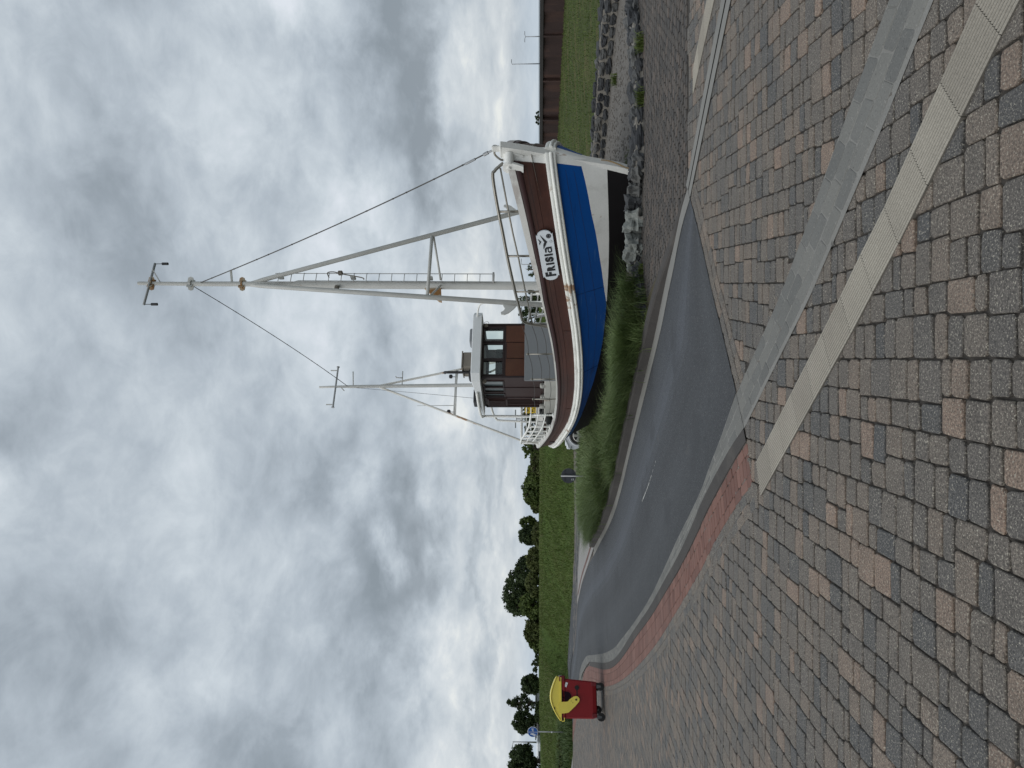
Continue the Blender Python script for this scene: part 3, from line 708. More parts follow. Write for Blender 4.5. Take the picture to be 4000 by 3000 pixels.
# tall ornamental grass along the kerb ------------------------------------
struct(sheet('verge', [tuple(p) for p in cKO[18:]] + [(-4.0, 24.5), (-1.5, 25.6), (.2, 19), (.8, 12.5)], .03, mSoil, ''), 'dark soil of the verge below the tall grass')
Pk = resample(cKO[20:], 60)
def strip_pts(n, t0, t1, w0, w1):
    out = []
    for _ in range(n):
        t = random.uniform(t0, t1); x = t * 59; i = min(58, int(x)); p = Pk[i].lerp(Pk[i + 1], x - i)
        tg = (Pk[i + 1] - Pk[i]).normalized(); nn = Vector((tg.y, -tg.x)); q = p + nn * random.uniform(w0, w1); out.append((q.x, q.y, .03))
    return out
b = MB()
for k in range(46):
    t = .14 + .845 * (k + .5) / 46; i = min(58, int(t * 59)); tg = (Pk[i + 1] - Pk[i]).normalized(); nn = Vector((tg.y, -tg.x))
    for w in ((.14, .5, .95) if t > .4 else (.14, .42, .75)):
        if random.random() < .1: continue
        c = Pk[i] + tg * random.uniform(-.15, .15) + nn * (w + random.uniform(-.08, .1)); hh = (.44 + .13 * random.random() + .24 * sstep((t - .48) / .14) * (1 - .55 * sstep((t - .8) / .2))) * (1 - .2 * (w < .2))
        if t < .36 and w > .6: hh *= .8
        v0 = random.uniform(0, .25)
        blades(b, [(c.x + random.gauss(0, .09), c.y + random.gauss(0, .09), .02) for _ in range(230)], hh * 1.12, .011, 1.15, 4, rv=(v0, v0 + .7), dirb=(-.35 + .1 * nn.x, -.25, 0))
P_ = strip_pts(260, .35, .98, .1, .9); blades(b, P_, .62, .006, .8, 4, rv=(.93, 1))
o = b.build('tall_grass', mTall); tag(o, 'long feathery green grass arching over the kerb', 'grass', None, 'stuff')
b = MB(); pts = []
while len(pts) < 9000:
    x, y = random.uniform(-5.2, 1.5), random.uniform(18, 27.5)
    if inpoly(x, y, [(-4.5, 21.2), (-3.2, 18.2), (-.6, 18.2), (1.4, 22.5), (1.5, 24), (-.2, 26.8), (-4.6, 27.3)]): pts.append((x, y, .0))
blades(b, pts, .42, .03, .9, 3, rv=(.2, .9)); o = b.build('rough_grass', mTall); tag(o, 'rough grass between the boat stern and the far road', 'grass', None, 'stuff')
b = MB(); blades(b, strip_pts(2200, .1, .98, -.02, .12), .2, .012, 1.1, 3, rv=(.5, 1)); o = b.build('verge_grass', mTall); tag(o, 'short yellowing grass fringe directly behind the kerb', 'grass', None, 'stuff')
for (x, y, h, n, lab, rv) in [(1.38, 11.3, .47, 1500, 'dark green grass tussock between pale boulders and taller tussock', (0, .45)),
                              (.62, 11.05, .62, 2600, 'tallest bushy grass tussock in front of the blue hull', (.1, .8)),
                              (.32, 11.85, .56, 1800, 'broad grass tussock left of the dry brown clump', (.1, .75))]:
    b = MB(); blades(b, [(random.gauss(0, .15), random.gauss(0, .13), 0) for _ in range(n)], h * 1.15, .010, 1.0, 4, rv=rv, dirb=(-.15, -.3, 0))
    o = b.build('grass_tussock', mTall); o.location = (x, y, .02); tag(o, lab, 'grass', 'grass tussocks beside the boat')
b = MB(); blades(b, [(random.gauss(0, .07), random.gauss(0, .06), 0) for _ in range(350)], .26, .010, 1.2, 3, dirb=(0, -.6, 0))
o = b.build('dry_grass_clump', mDry); o.location = (.72, 10.62, .02); tag(o, 'dry brown grass clump below the tallest tussock', 'grass')


# ------------------------------------------------------------------ the boat (local x = aft from the stem foot, y = towards the viewer's side, z up)
boat = thing('fishing_boat', 'wooden fishing cutter with blue hull and brown bulwarks standing ashore beside the road', 'boat', (3.52, 12.0, 0), R(115))
HN = 120
def plan(s0, s1, B, tm, pb, qb, ps, qs, n=HN):
    out = []
    for i in range(n + 1):
        t = .5 - .5 * cos(pi * i / n)
        k = (1 - (1 - t / tm) ** pb) ** (1 / qb) if t < tm else max(0, 1 - ((t - tm) / (1 - tm)) ** ps) ** (1 / qs)
        out.append((s0 + (s1 - s0) * t, B * k))
    return out
pRA = plan(-.62, 11.6, 1.82, .45, 2.3, 1.45, 2.6, 1.7); pST = plan(-.55, 11.4, 1.84, .45, 2.3, 1.45, 2.6, 1.7)
pWL = plan(-.28, 11.2, 1.66, .47, 2.0, 1.15, 2.4, 1.4); pMD = plan(-.16, 10.8, 1.35, .48, 1.9, 1.05, 2.1, 1.2); pBT = plan(-.02, 10.4, .75, .5, 1.8, 1.0, 1.9, 1.1)
zRA_t = [(-.62, 2.2), (-.49, 2.142), (-.24, 2.06), (-.04, 1.995), (.44, 1.872), (.8, 1.79), (1.38, 1.645), (1.9, 1.545), (2.37, 1.465), (2.79, 1.40), (3.55, 1.324), (4.44, 1.27), (5.3, 1.252), (6.31, 1.27), (7.3, 1.342), (8.18, 1.47), (9.08, 1.6), (10.2, 1.69), (11.6, 1.74)]
zST_t = [(-.55, 1.55), (-.47, 1.53), (-.05, 1.437), (.31, 1.375), (.8, 1.285), (1.52, 1.16), (2.35, 1.03), (3.05, .958), (3.69, .912), (4.51, .872), (5.44, .87), (6.26, .905), (7.08, .995), (7.92, 1.12), (9.09, 1.255), (10, 1.34), (11.4, 1.41)]
zSB_t = [(-.55, 1.37), (-.46, 1.351), (0, 1.255), (.44, 1.169), (.77, 1.117), (1.14, 1.044), (1.72, .947), (2.35, .858), (3.05, .781), (3.6, .741), (4.15, .711), (4.96, .69), (5.57, .704), (6.34, .745), (7.27, .85), (8.32, .985), (9.84, 1.144), (11.4, 1.22)]
zWL_t = [(-.28, .52), (-.17, .511), (.18, .474), (.65, .429), (1.09, .4), (1.48, .383), (2.06, .367), (3.05, .362), (3.76, .392), (4.79, .457), (5.36, .508), (6.01, .553), (6.78, .609), (8.06, .72), (9.64, .80), (11.2, .85)]
def smooth(tab, n=4):
    xs = fr(tab[0][0], tab[-1][0], 160); ys = [interp(tab, x) for x in xs]
    for _ in range(n): ys = [ys[0]] + [(ys[i - 1] + 2 * ys[i] + ys[i + 1]) / 4 for i in range(1, len(ys) - 1)] + [ys[-1]]
    return list(zip(xs, ys))
zRA_t, zST_t, zSB_t, zWL_t = [smooth(t, 10) for t in (zRA_t, zST_t, zSB_t, zWL_t)]
zRA = [interp(zRA_t, s) for s, b in pRA]; zST = [interp(zST_t, s) for s, b in pST]; zSB = [interp(zSB_t, s) for s, b in pST]; zWL = [interp(zWL_t, s) for s, b in pWL]
frW_t = [(0, .55), (11 / 200, .51), (22 / 200, .44), (31 / 200, .39), (37 / 200, .325), (45 / 200, .25), (52 / 200, .165), (56 / 200, .105), (61 / 200, 0.0), (1, 0)]
capH = lambda s: interp([(-.62, .115), (.2, .105), (1.0, .085), (1.6, .035), (2.2, .03), (12, .03)], s)
def pnorm(P, k):
    a, b = P[max(k - 1, 0)], P[min(k + 1, HN)]; t = Vector((b[0] - a[0], b[1] - a[1])); t.normalize()
    return Vector((-t.y, t.x))
def LV(P, Z): return [(P[k][0], P[k][1], Z[k]) for k in range(HN + 1)]
L_RA, L_ST, L_SB, L_WL = LV(pRA, zRA), LV(pST, zST), LV(pST, zSB), LV(pWL, zWL)
L_MD = LV(pMD, [.06] * (HN + 1)); L_BT = LV(pBT, [-.3] * (HN + 1))
L_BW = [tuple(Vector(L_WL[k]).lerp(Vector(L_SB[k]), interp(frW_t, k / HN))) for k in range(HN + 1)]
def skin(b, levels, k0, k1, both=True):
    for sgn in ((1, -1) if both else (1,)):
        rows = [[(l[k][0], l[k][1] * sgn, l[k][2]) for k in range(k0, k1 + 1)] for l in levels]
        vs = [p for r in rows for p in r]; n = k1 - k0 + 1; fs = []
        for j in range(len(rows) - 1):
            for i in range(n - 1):
                q = (j * n + i, (j + 1) * n + i, (j + 1) * n + i + 1, j * n + i + 1)
                fs.append(q if sgn > 0 else q[::-1])
        b.add(vs, fs)
KB = 6
L_CB_ = [(p[0], p[1], p[2] - capH(p[0])) for p in L_RA]
def mixl(A, B, f): return [tuple(Vector(a).lerp(Vector(b), f)) for a, b in zip(A, B)]
def outl(L, P, d): return [(p[0] + pnorm(P, k).x * d * (1 if p[1] > 1e-4 else 1), max(0, p[1] + pnorm(P, k).y * d), p[2]) for k, p in enumerate(L)]
b = MB(); skin(b, [L_BT, L_MD, L_WL], KB, HN); b.build('black_bottom', mBlack, boat, True)
kw = int(61 / 200 * HN)
b = MB(); skin(b, [L_WL, mixl(L_WL, L_BW, .5), L_BW], KB, kw); b.build('white_bow_panel', mWhite, boat, True)
b = MB(); skin(b, [L_BW, mixl(L_BW, L_SB, .35), mixl(L_BW, L_SB, .7), L_SB], KB, HN); b.build('blue_topside', mBlue, boat, True)
mSeam = M('dark_blue_seam', (.004, .02, .08), .6, var=0, fine=0)  # dark blue for the thin plank seam lines
for k in (33, 50, 66, 84):
    b = MB(); b.tube([outl(mixl(L_BW, L_SB, f), pST, .001)[k] for f in fr(.02, .98, 8)], .004, 5); b.build('plank_butt', mSeam, boat)
for f_ in (.36, .68):
    b = MB(); LL = outl(mixl(L_BW, L_SB, f_), pST, .0); b.tube([LL[k] for k in range(KB + 2, HN - 12, 2)], .0035, 5); b.build('plank_seam', mSeam, boat)
b = MB(); LL = outl(mixl(L_ST, L_CB_, .62), pRA, .004); b.tube([LL[k] for k in range(KB + 2, HN - 12, 2)], .004, 5); b.build('plank_seam', mFrame, boat)
for k in (40, 62, 79):
    b = MB(); b.tube([outl(mixl(L_ST, L_CB_, f), pRA, .005)[k] for f in (.02, .2, .4)], .004, 5); b.build('plank_butt', mFrame, boat)
b = MB(); skin(b, [L_BT, L_MD, L_WL, L_BW, L_SB, L_ST, L_RA], 0, KB); b.build('stem_band', mWhite, boat, True)
# moulded strake
prof = [(0, 0), (0, .045), (.10, .06), (.17, .06), (.2, .045), (.27, .045), (.31, .075), (.40, .088), (.52, .088), (.60, .075), (.63, .05), (.69, .045), (.72, .06), (.86, .065), (.97, .055), (1, .02), (1, 0)]
b = MB(); skin(b, [outl(mixl(L_SB, L_ST, f), pST, d) for f, d in prof], 2, HN)
for sg in (1, -1):
    ep = [outl(mixl(L_SB, L_ST, f), pST, d)[2] for f, d in prof]; ep = [(p[0], p[1] * sg, p[2]) for p in ep]; b.poly(ep if sg < 0 else ep[::-1])
b.build('rubbing_strake', mWhiteR, boat, True, autos=50)
L_CB = [(p[0], p[1], p[2] - capH(p[0])) for p in L_RA]
bprof = [(0, 0), (.40, .004), (.405, -.004), (.42, -.004), (.425, .004), (.80, .004)]
b = MB(); skin(b, [outl(mixl(L_ST, L_CB, f), pRA, d) for f, d in bprof], KB, HN); b.build('bulwark', mBulw, boat, True, autos=50)
b = MB(); skin(b, [outl(mixl(L_ST, L_CB, f), pRA, d) for f, d in [(.80, .0), (.80, .03), (.83, .036), (.985, .036), (1., .03), (1., -.0)]], KB, HN); b.build('upper_rail', mBulwD, boat, True, autos=50)
b = MB(); skin(b, [outl(L_CB, pRA, .03), outl(L_CB, pRA, .045), outl(L_RA, pRA, .045), outl(L_RA, pRA, -.10), outl(L_CB, pRA, -.10), outl(L_CB, pRA, -.05)], KB - 3, HN)
skin(b, [outl(L_CB, pRA, -.06), outl(mixl(L_ST, L_CB, .3), pRA, -.06)], 3, HN)
capmat = M('rail_cap_paint', (.62, .61, .58), .5, var=.15, vs=2, stain=((.2, .13, .11), 1.6, .52, .1, (1, 1, 1), .4))
b.build('rail_cap', capmat, boat, True, autos=50)
b = MB()
for k in range(2, HN - 1, 2):
    a, c = pRA[k], pRA[k + 2] if k + 2 <= HN else pRA[HN]
    za, zc = zRA[k] - .42, zRA[min(k + 2, HN)] - .42
    b.quad((a[0], -a[1] * .97, za), (a[0], a[1] * .97, za), (c[0], c[1] * .97, zc), (c[0], -c[1] * .97, zc))
b.build('deck', mDeck, boat)
# bulwark scupper / fairlead plate near the stern
b = MB(); k = 74; q = Vector(mixl(L_ST, L_CB, .25)[k]); 
for kk, f, hh, ww in ((82, .22, .07, .11),):
    q = Vector(outl(mixl(L_ST, L_CB, f), pRA, .008)[kk]); nn = pnorm(pRA, kk); tx = Vector((nn.y, -nn.x, 0)).normalized()
    b.prism([(-ww, -hh), (ww, -hh), (ww, hh), (-ww, hh)], q, tx, (0, 0, 1), -.012, .012)
b.build('scupper', mFrame, boat)
# stem post
fz = [(-.3, .0), (.03, -.107), (.33, -.231), (.7, -.331), (1.0, -.40), (1.24, -.455), (1.47, -.53), (1.81, -.625), (1.99, -.668), (2.25, -.72)]
b = MB(); rings = []
for z in fr(-.3, 2.24, 28):
    s = interp(fz, z) - .02; w = .065 + .012 * sstep(z / 2); d = .22
    rings.append([(s, -w * .8, z), (s - .0, w * .8, z), (s + .05, w, z), (s + d, w + .02, z), (s + d, -w - .02, z), (s + .05, -w, z)])
b.loft([r for r in rings]); b.rbox(-.735, -.5, -.075, .075, 2.235, 2.27, .012); b.rbox(-.70, -.58, -.02, .02, 2.26, 2.40, .012)
o = b.build('stem_post', M('stem_paint', (.7, .7, .67), .5, var=.1, vs=3, fine=.08, fs=40, bump=.002, bs=40, stain=((.32, .2, .09), 2.2, .5, .12, (2, 2, .6), 0), stain2=((.5, .49, .45), 4, .5, .2, (1, 1, .4), .5)), boat, True, autos=35)
b = MB()
for z0, z1, w in ((.05, .62, .012), (.1, .55, .008)):
    P = [(interp(fz, z) - .028, .03 * sin(z * 9), z) for z in fr(z0, z1, 12)]; b.tube(P, [w * (.6 + .5 * random.random()) for _ in P], 5)
b.build('weathered_timber_patch', M('bare_timber', (.36, .25, .13), .9, var=.4, vs=10), o)
# bow roller
b = MB(); b.tube([(-.60, .07, 2.12), (-.54, .27, 2.12)], .075, 18); b.tube([(-.535, .28, 2.12), (-.525, .325, 2.12)], .03, 8)
for y_ in (.08, .27):
    c = Vector((-.57 + y_ * .2, y_, 2.13)); ol = [(.095 * cos(a), .095 * sin(a)) for a in fr(-.5, pi + .35, 14)] + [(-.05, -.16), (-.02, -.24), (.09, -.24)]
    b.prism(ol, c, (1, .25, 0), (0, 0, 1), -.03, .02)
b.build('bow_roller', mWhite, boat, True, autos=40)
b = MB(); b.tube(crom([(-.62, -.03, 2.26), (-.60, -.02, 2.34), (-.54, .02, 2.36), (-.47, .06, 2.28), (-.45, .07, 2.22)]), .018, 8); b.build('bow_shackle', mSteel, boat, True)

# --- railings
def rail_pt(s, z, inset=.05, sg=1):
    k = 0
    while k < HN - 1 and pRA[k + 1][0] < s: k += 1
    t = (s - pRA[k][0]) / max(1e-6, pRA[k + 1][0] - pRA[k][0]); bb = lerp(pRA[k][1], pRA[k + 1][1], t)
    n = pnorm(pRA, k); return Vector((s - n.x * inset, sg * max(0, bb - n.y * inset), z))
zr = lambda s: interp(zRA_t, s)
for sg in (1, -1):
    b = MB(); top = [(-.53, 2.217), (-.49, 2.299), (-.45, 2.36), (-.38, 2.391), (.05, 2.316), (.4, 2.25), (.79, 2.188), (1.15, 2.127), (1.52, 2.067), (1.85, 2.01), (2.13, 1.966), (2.22, 1.945), (2.28, 1.89), (2.33, 1.745), (2.39, 1.47)]
    b.tube([rail_pt(s, z, .05, sg) for s, z in crom([(a, c) for a, c in top], 4)], .027, 10)
    r = b.build('bow_rail', mSteel, boat, True)
    b = MB(); b.tube([rail_pt(s, z, .05, sg) for s, z in [(-.48, 2.267), (0, 2.16), (.4, 2.08), (.8, 1.997), (1.15, 1.94), (1.5, 1.886), (1.9, 1.825), (2.28, 1.765)]], .015, 8); b.build('middle_rail', mSteel, r, True)
    for s in (.06, .78, 1.5):
        b = MB(); b.tube([rail_pt(s, zr(s) - .05, .05, sg), rail_pt(s, interp(top, s), .05, sg)], .02, 8); b.build('rail_post', mSteel, r, True)
    for s in (3.28, 4.32, 5.37):
        b = MB(); b.tube([rail_pt(s, zr(s) - .05, .06, sg), rail_pt(s, zr(s) + .51, .06, sg)], .016, 8); b.disc(rail_pt(s, zr(s) + .52, .06, sg), (0, 0, 1), .025, .03, 8); b.build('stanchion', mSteel, boat, True)
    for f in (.5, .31, .14):
        P = []
        xs = [2.36, 3.28, 4.32, 5.37, 6.4]
        for a, c in zip(xs, xs[1:]):
            for q in fr(a, c, 7)[:-1]: P.append(rail_pt(q, zr(q) + f - .03 * (1 - (2 * (q - a) / (c - a) - 1) ** 2), .06, sg))
        P.append(rail_pt(6.4, zr(6.4) + f, .06, sg)); b = MB(); b.tube(P, .006, 5); b.build('lifeline', mWire, boat, True)
ztop = lambda s: interp([(6.3, 1.82), (7.3, 1.88), (7.95, 1.974), (8.35, 2.04), (8.75, 2.11), (9.5, 2.15), (12, 2.17)], s)
ss = fr(6.4, 10.6, 22) + fr(10.7, 11.5, 8)
b = MB(); b.tube([rail_pt(s, ztop(s), .09, 1) for s in ss] + [rail_pt(s, ztop(s), .09, -1) for s in reversed(ss)], .027, 10); sr = b.build('stern_rail', mWhite, boat, True)
for f in (.36, .68):
    b = MB(); b.tube([rail_pt(s, lerp(zr(s), ztop(s), f), .09, 1) for s in ss] + [rail_pt(s, lerp(zr(s), ztop(s), f), .09, -1) for s in reversed(ss)], .017, 8); b.build('lower_rail', mWhite, sr, True)
for s in (6.45, 7.35, 7.8, 8.2, 8.6, 9.2, 9.8, 10.4, 11.0):
    for sg in (1, -1):
        b = MB(); b.tube([rail_pt(s, zr(s) - .06, .09, sg), rail_pt(s, ztop(s), .09, sg)], .024, 8); b.rbox(-.05, .05, -.05, .05, 0, .03, .008, Matrix.Translation(rail_pt(s, zr(s), .09, sg))); b.build('rail_post', mWhite, sr, True)

# --- wheelhouse
wh = MB(); SF, SA, BW_, ZB, ZT = 6.35, 8.16, .74, .86, 3.09
def wallholes(b, o, ux, uy, W, H, holes, th):
    us = sorted({0, W} | {h[0] for h in holes} | {h[1] for h in holes}); vs = sorted({0, H} | {h[2] for h in holes} | {h[3] for h in holes})
    o, ux, uy = Vector(o), Vector(ux), Vector(uy)
    for u0, u1 in zip(us, us[1:]):
        for v0, v1 in zip(vs, vs[1:]):
            m = ((u0 + u1) / 2, (v0 + v1) / 2)
            if any(h[0] < m[0] < h[1] and h[2] < m[1] < h[3] for h in holes): continue
            b.prism([(u0, v0), (u1, v0), (u1, v1), (u0, v1)], o, ux, uy, -th, 0)
WZ0, WZ1 = 2.54 - ZB, 3.01 - ZB
fw = [(-.622, -.267), (-.182, .224), (.295, .666)]; sw = [(6.58, 6.9), (6.985, 7.21)]; sw2 = [(7.33, 7.49)]
fh = [(BW_ - c, BW_ - a, WZ0, WZ1) for a, c in fw]
wallholes(wh, (SF, BW_, ZB), (0, -1, 0), (0, 0, 1), 2 * BW_, ZT - ZB, [], .001) if False else None
wallholes(wh, (SF, BW_, ZB), (0, -1, 0), (0, 0, 1), 2 * BW_, ZT - ZB, fh, .05)          # front
wallholes(wh, (SA - .002, -BW_, ZB), (0, 1, 0), (0, 0, 1), 2 * BW_, ZT - ZB, [(.1, .68, WZ0 - .02, WZ1 + .0), (.8, 1.36, WZ0, WZ1)], .05)   # rear
sh = [(SA - c, SA - a, WZ0, WZ1) for a, c in sw + sw2]
wallholes(wh, (SA - .053, BW_ - .002, ZB), (-1, 0, 0), (0, 0, 1), SA - SF - .106, ZT - ZB, [(a - .053, c - .053, v0, v1) for a, c, v0, v1 in sh], .05)
wallholes(wh, (SF + .053, -BW_ + .002, ZB), (1, 0, 0), (0, 0, 1), SA - SF - .106, ZT - ZB, [(a - SF - .053, c - SF - .053, WZ0, WZ1) for a, c in [(6.58, 7.1), (7.25, 7.7)]], .05)
house = wh.build('wheelhouse', mWoodD, boat)
for (a, c) in fw:
    b = MB(); b.prism([(BW_ - c, WZ0), (BW_ - a, WZ0), (BW_ - a, WZ1), (BW_ - c, WZ1)], (SF + .02, BW_, ZB), (0, -1, 0), (0, 0, 1), -.003, .003); b.build('window_pane', mGlass, house)
    b = MB(); z0, z1 = 2.54, 3.01
    for (u0, u1, v0, v1) in ((a - .035, c + .035, z1 - .002, z1 + .04), (a - .035, c + .035, z0 - .04, z0 + .002), (a - .035, a + .002, z0 + .003, z1 - .003), (c - .002, c + .035, z0 + .003, z1 - .003)): b.box(SF - .02, SF + .0, u0, u1, v0, v1)
    b.build('window_frame', mFrame, house)
for (a, c) in sw + sw2:
    b = MB(); b.box(a, c, BW_ - .03, BW_ - .024, 2.54, 3.01); b.build('window_pane', mGlassS, house)
    b = MB()
    for (u0, u1, v0, v1) in ((a - .025, c + .025, 3.008, 3.04), (a - .025, c + .025, 2.505, 2.542), (a - .025, a + .002, 2.545, 3.005), (c - .002, c + .025, 2.545, 3.005)): b.box(u0, u1, BW_, BW_ + .015, v0, v1)
    b.build('window_frame', mFrame, house)
for (a, c), zt in zip([(-.71, -.235), (-.215, .215), (.235, .715)], (2.46, 2.44, 2.46)):
    b = MB(); b.rbox(SF - .022, SF - .002, a, c, 1.93, zt, .006); b.build('front_panel', mWood, house)
for bx_ in ((SF - .03, SF - .004, -.76, -.712, ZB, 3.05), (SF - .03, SF - .004, .717, .765, ZB, 3.05), (SF - .026, SF - .004, -.71, .715, 3.045, 3.085), (SF - .03, SF - .004, -.71, .715, 1.895, 1.925), (SA - .05, SA + .02, BW_ + .002, BW_ + .025, ZB + .7, 3.05)):
    b = MB(); b.box(*bx_); b.build('corner_trim', mFrame, house)
b = MB(); b.box(7.66, 8.08, BW_ + .001, BW_ + .02, 2.47, 3.0)
for i in range(12):
    s = 7.70 + i * .029; b.box(s, s + .012, BW_ + .02, BW_ + .045, 2.52, 2.95)
b.build('louvre_panel', mWoodD, house)
b = MB()
for s in (6.95, 7.56): b = MB(); b.box(s, s + .016, BW_ + .001, BW_ + .014, 1.56, 3.05); b.build('door_seam', mFrame, house)
for s in (7.72, 7.8, 7.9, 7.98): b = MB(); b.box(s, s + .012, BW_ + .001, BW_ + .018, 1.62, 2.46); b.build('side_batten', mFrame, house)
b = MB(); b.rbox(6.05, 8.7, .775, .84, .80, 1.50, .02); b.rbox(6.3, 8.25, -.79, .77, .80, 1.12, .02); 
for x in (6.6, 7.3, 7.9): b.rbox(x, x + .16, .77, .86, 1.48, 1.60 + .03 * random.random(), .02)
b.build('coaming', mDeck, boat)
b = MB(); ol = [(5.98, -.80), (5.98, .80), (6.12, .96), (8.15, 1.0), (8.36, .86), (8.36, -.86), (8.15, -1.0), (6.12, -.96)]
def roofz(s, y): return 3.275 + .035 * (1 - (y / 1.0) ** 2) - .15 * sstep((s - 6.6) / 1.9)
ring0 = [(s, y, 3.065 - .0 * s + .03 * sstep((s - 7) / 1.4)) for s, y in ol]; ring1 = [(s, y, roofz(s, y) - .015) for s, y in ol]; ring2 = [(7.15 + (s - 7.15) * .985, y * .98, roofz(s, y)) for s, y in ol]
b.loft([r[::-1] for r in (ring0, ring1, ring2)]); b.build('roof', M('roof_paint', (.7, .72, .73), .6, var=.08, vs=2, fine=.1), house)
b = MB(); b.rbox(6.1, 6.45, -.5, -.12, 3.27, 3.365, .02); b.build('roof_hatch', mGreyP, house)
b = MB(); b.rbox(6.9, 7.5, -.25, .18, 3.28, 3.6, .02); b.box(6.88, 7.52, -.27, .2, 3.6, 3.63); b.build('roof_box', mTaupe, house)
b = MB(); b.tube(crom([(7.1, .24, 3.2), (7.1, .24, 3.8), (7.1, .24, 4.0), (7.14, .22, 4.08), (7.3, .16, 4.1)]), .035, 10); b.rbox(6.95, 7.25, .2, .46, 3.28, 3.44, .03); b.build('exhaust_pipe', mDarkI, house, True, autos=40)
b = MB(); b.rbox(7.45, 7.8, .55, .92, 3.18, 3.34, .015); b.build('black_roof_box', mDarkI, house)
b = MB(); b.tube(crom([(6.06, -.79, 3.19), (5.7, -.79, 3.14), (5.46, -.79, 3.08), (5.36, -.79, 2.95), (5.33, -.79, 2.6), (5.33, -.79, .9)]), .022, 8); b.build('awning_tube', mWhite, boat, True)
for y, s in ((-.68, 6.28), (.74, 6.42)):
    b = MB(); b.disc((s, y + (.08 if y > 0 else 0), 2.98), (-1, .2, -.6), .05, .07, 12); b.build('deck_lamp', mTaupe, house, True, autos=40)
b = MB(); b.tube(crom([(SF - .03, -.7, 2.98), (SF - .05, -.78, 3.02), (SF - .05, -.8, 2.93), (SF - .03, -.72, 2.9)]), .005, 5); b.build('lamp_cable', mWire, house)
# interior: console seen through the panes
b = MB(); b.rbox(6.42, 6.75, .05, .6, 1.0, 2.72, .02); b.rbox(6.45, 6.6, -.1, .02, 2.4, 2.72, .02); b.tube([(6.62, -.4, 2.2), (6.62, -.4, 3.06)], .01, 6); b.build('helm_console', mDarkI, house)
b = MB(); b.rbox(5.86, 5.90, -.47, 1.06, .82, 1.985, .008); b.build('grey_screen_board', mGreyP, boat)
# near and aft gantry tubes
for sg in (1, -1):
    b = MB(); b.tube(crom([(6.7, 1.02 * sg, 3.18), (7.6, 1.03 * sg, 3.19), (8.3, .98 * sg, 3.18), (8.55, .86 * sg, 3.13), (8.62, .84 * sg, 2.95), (8.62, .85 * sg, 1.0)]), .036, 10); b.build('gantry_tube', mWhite, boat, True)
    b = MB(); b.tube(crom([(8.3, .35 * sg, 3.0), (8.75, .62 * sg, 2.93), (8.95, .78 * sg, 2.83), (9.0, .82 * sg, 2.6), (9.0, .88 * sg, 1.1)]), .03, 10); b.build('aft_gantry_tube', mWhite, boat, True)
b = MB(); b.tube([(9.02, -1.35, 2.14), (9.02, 1.4, 2.12)], .03, 10); b.build('gantry_crossbar', mWhite, boat, True)
b = MB(); b.rbox(9.3, 9.7, -.6, .2, 1.0, 1.62, .03); b.rbox(8.75, 8.95, .2, .8, 1.0, 1.36, .03); b.build('stern_locker', mDeck, boat)
b = MB(); b.rock((8.55, 1.1, 1.16), (.25, .2, .17), 3, .2); b.rock((8.95, .55, 1.5), (.16, .16, .14), 8, .3); b.rock((8.5, .95, 1.36), (.12, .2, .10), 12, .3); o = b.build('tarpaulin', mTarp, None, True); o.location = boat.location; o.rotation_euler = (0, 0, R(115)); tag(o, 'dark bundled tarpaulin lying on the stern deck', 'tarpaulin')

# --- main mast
mast = MB(); mast.tube([(3.42, 0, .85), (3.40, 0, 1.15), (3.40, 0, 1.16), (3.385, 0, 2.3), (3.29, 0, 6.78), (3.288, 0, 6.86), (3.27, 0, 7.72), (3.268, 0, 7.74), (3.25, 0, 9.1), (3.25, 0, 9.2), (3.22, 0, 10.2), (3.22, 0, 10.23)],
                       [.13, .13, .092, .09, .086, .062, .058, .054, .052, .043, .040, .036], 14)
mm = mast.build('main_mast', mMastP, boat, True, autos=50)
def along(z): return 3.42 - (z - .85) * (.2 / 9.35)
for z, m, sz in ((9.94, mRusty, .075), (9.09, mMastP, .075), (7.98, mRusty, .08)):
    b = MB(); b.disc((along(z), 0, z), (0, 0, 1), .07, .035, 14)
    for a in (R(-65), R(65), R(115), R(-115)):
        d = Vector((cos(a), sin(a), 0)); b.prism([(.04, -.07), (.13, -.05), (.15, 0), (.13, .05), (.04, .07)], (along(z), 0, z), d, (0, 0, 1), -.008, .008)
    b.build('mast_collar', m, mm, True, autos=40)
b = MB(); b.tube([(3.18, -.48, 9.95), (3.18, .56, 9.95)], .026, 8); y = b.build('top_yard', M('weathered_yard', (.3, .31, .32), .6, var=.3, vs=5), mm, True)
b = MB(); b.prism([(-.03, 0), (.03, 0), (.03, .36), (-.03, .36)], (3.17, -.02, 9.74), (1, 0, 0), (0, -.8, .6), -.008, .008); b.build('yard_brace', mMastP, mm)
for yy in (-.47, .55):
    b = MB(); b.tube([(3.18, yy, 9.95), (3.18, yy, 9.78)], .008, 6); b.tube([(3.18, yy, 9.79), (3.18, yy, 9.66)], .03, 8); b.build('yard_lamp', mDarkI, mm, True, autos=40)
b = MB(); b.prism([(-.02, 0), (.02, 0), (.02, .3), (-.02, .3)], (along(8.15), 0, 8.2), (0, 0, 1), (-.35, -.93, .12), -.012, .012); b.build('mast_spur', mMastP, mm)
b = MB()
for yy in (-.215, -.005): b.tube([(along(2.6) - .12, yy, 2.6), (along(7.27) - .09, yy, 7.27)], .009, 6)
nr = 18
for i in range(nr):
    z = 2.62 + i * .268
    if z < 7.2: b.tube([(along(z) - .115, -.215, z), (along(z) - .115, -.005, z)], .008, 6)
b.box(3.2, 3.3, -.22, 0, 2.58, 2.62)
b.build('ladder', M('ladder_paint', (.4, .4, .39), .5, var=.15), mm, True)
for z in (7.1, 5.55, 3.9): b = MB(); b.box(along(z) - .12, along(z), -.16, -.12, z, z + .1); b.build('ladder_bracket', mMastP, mm)
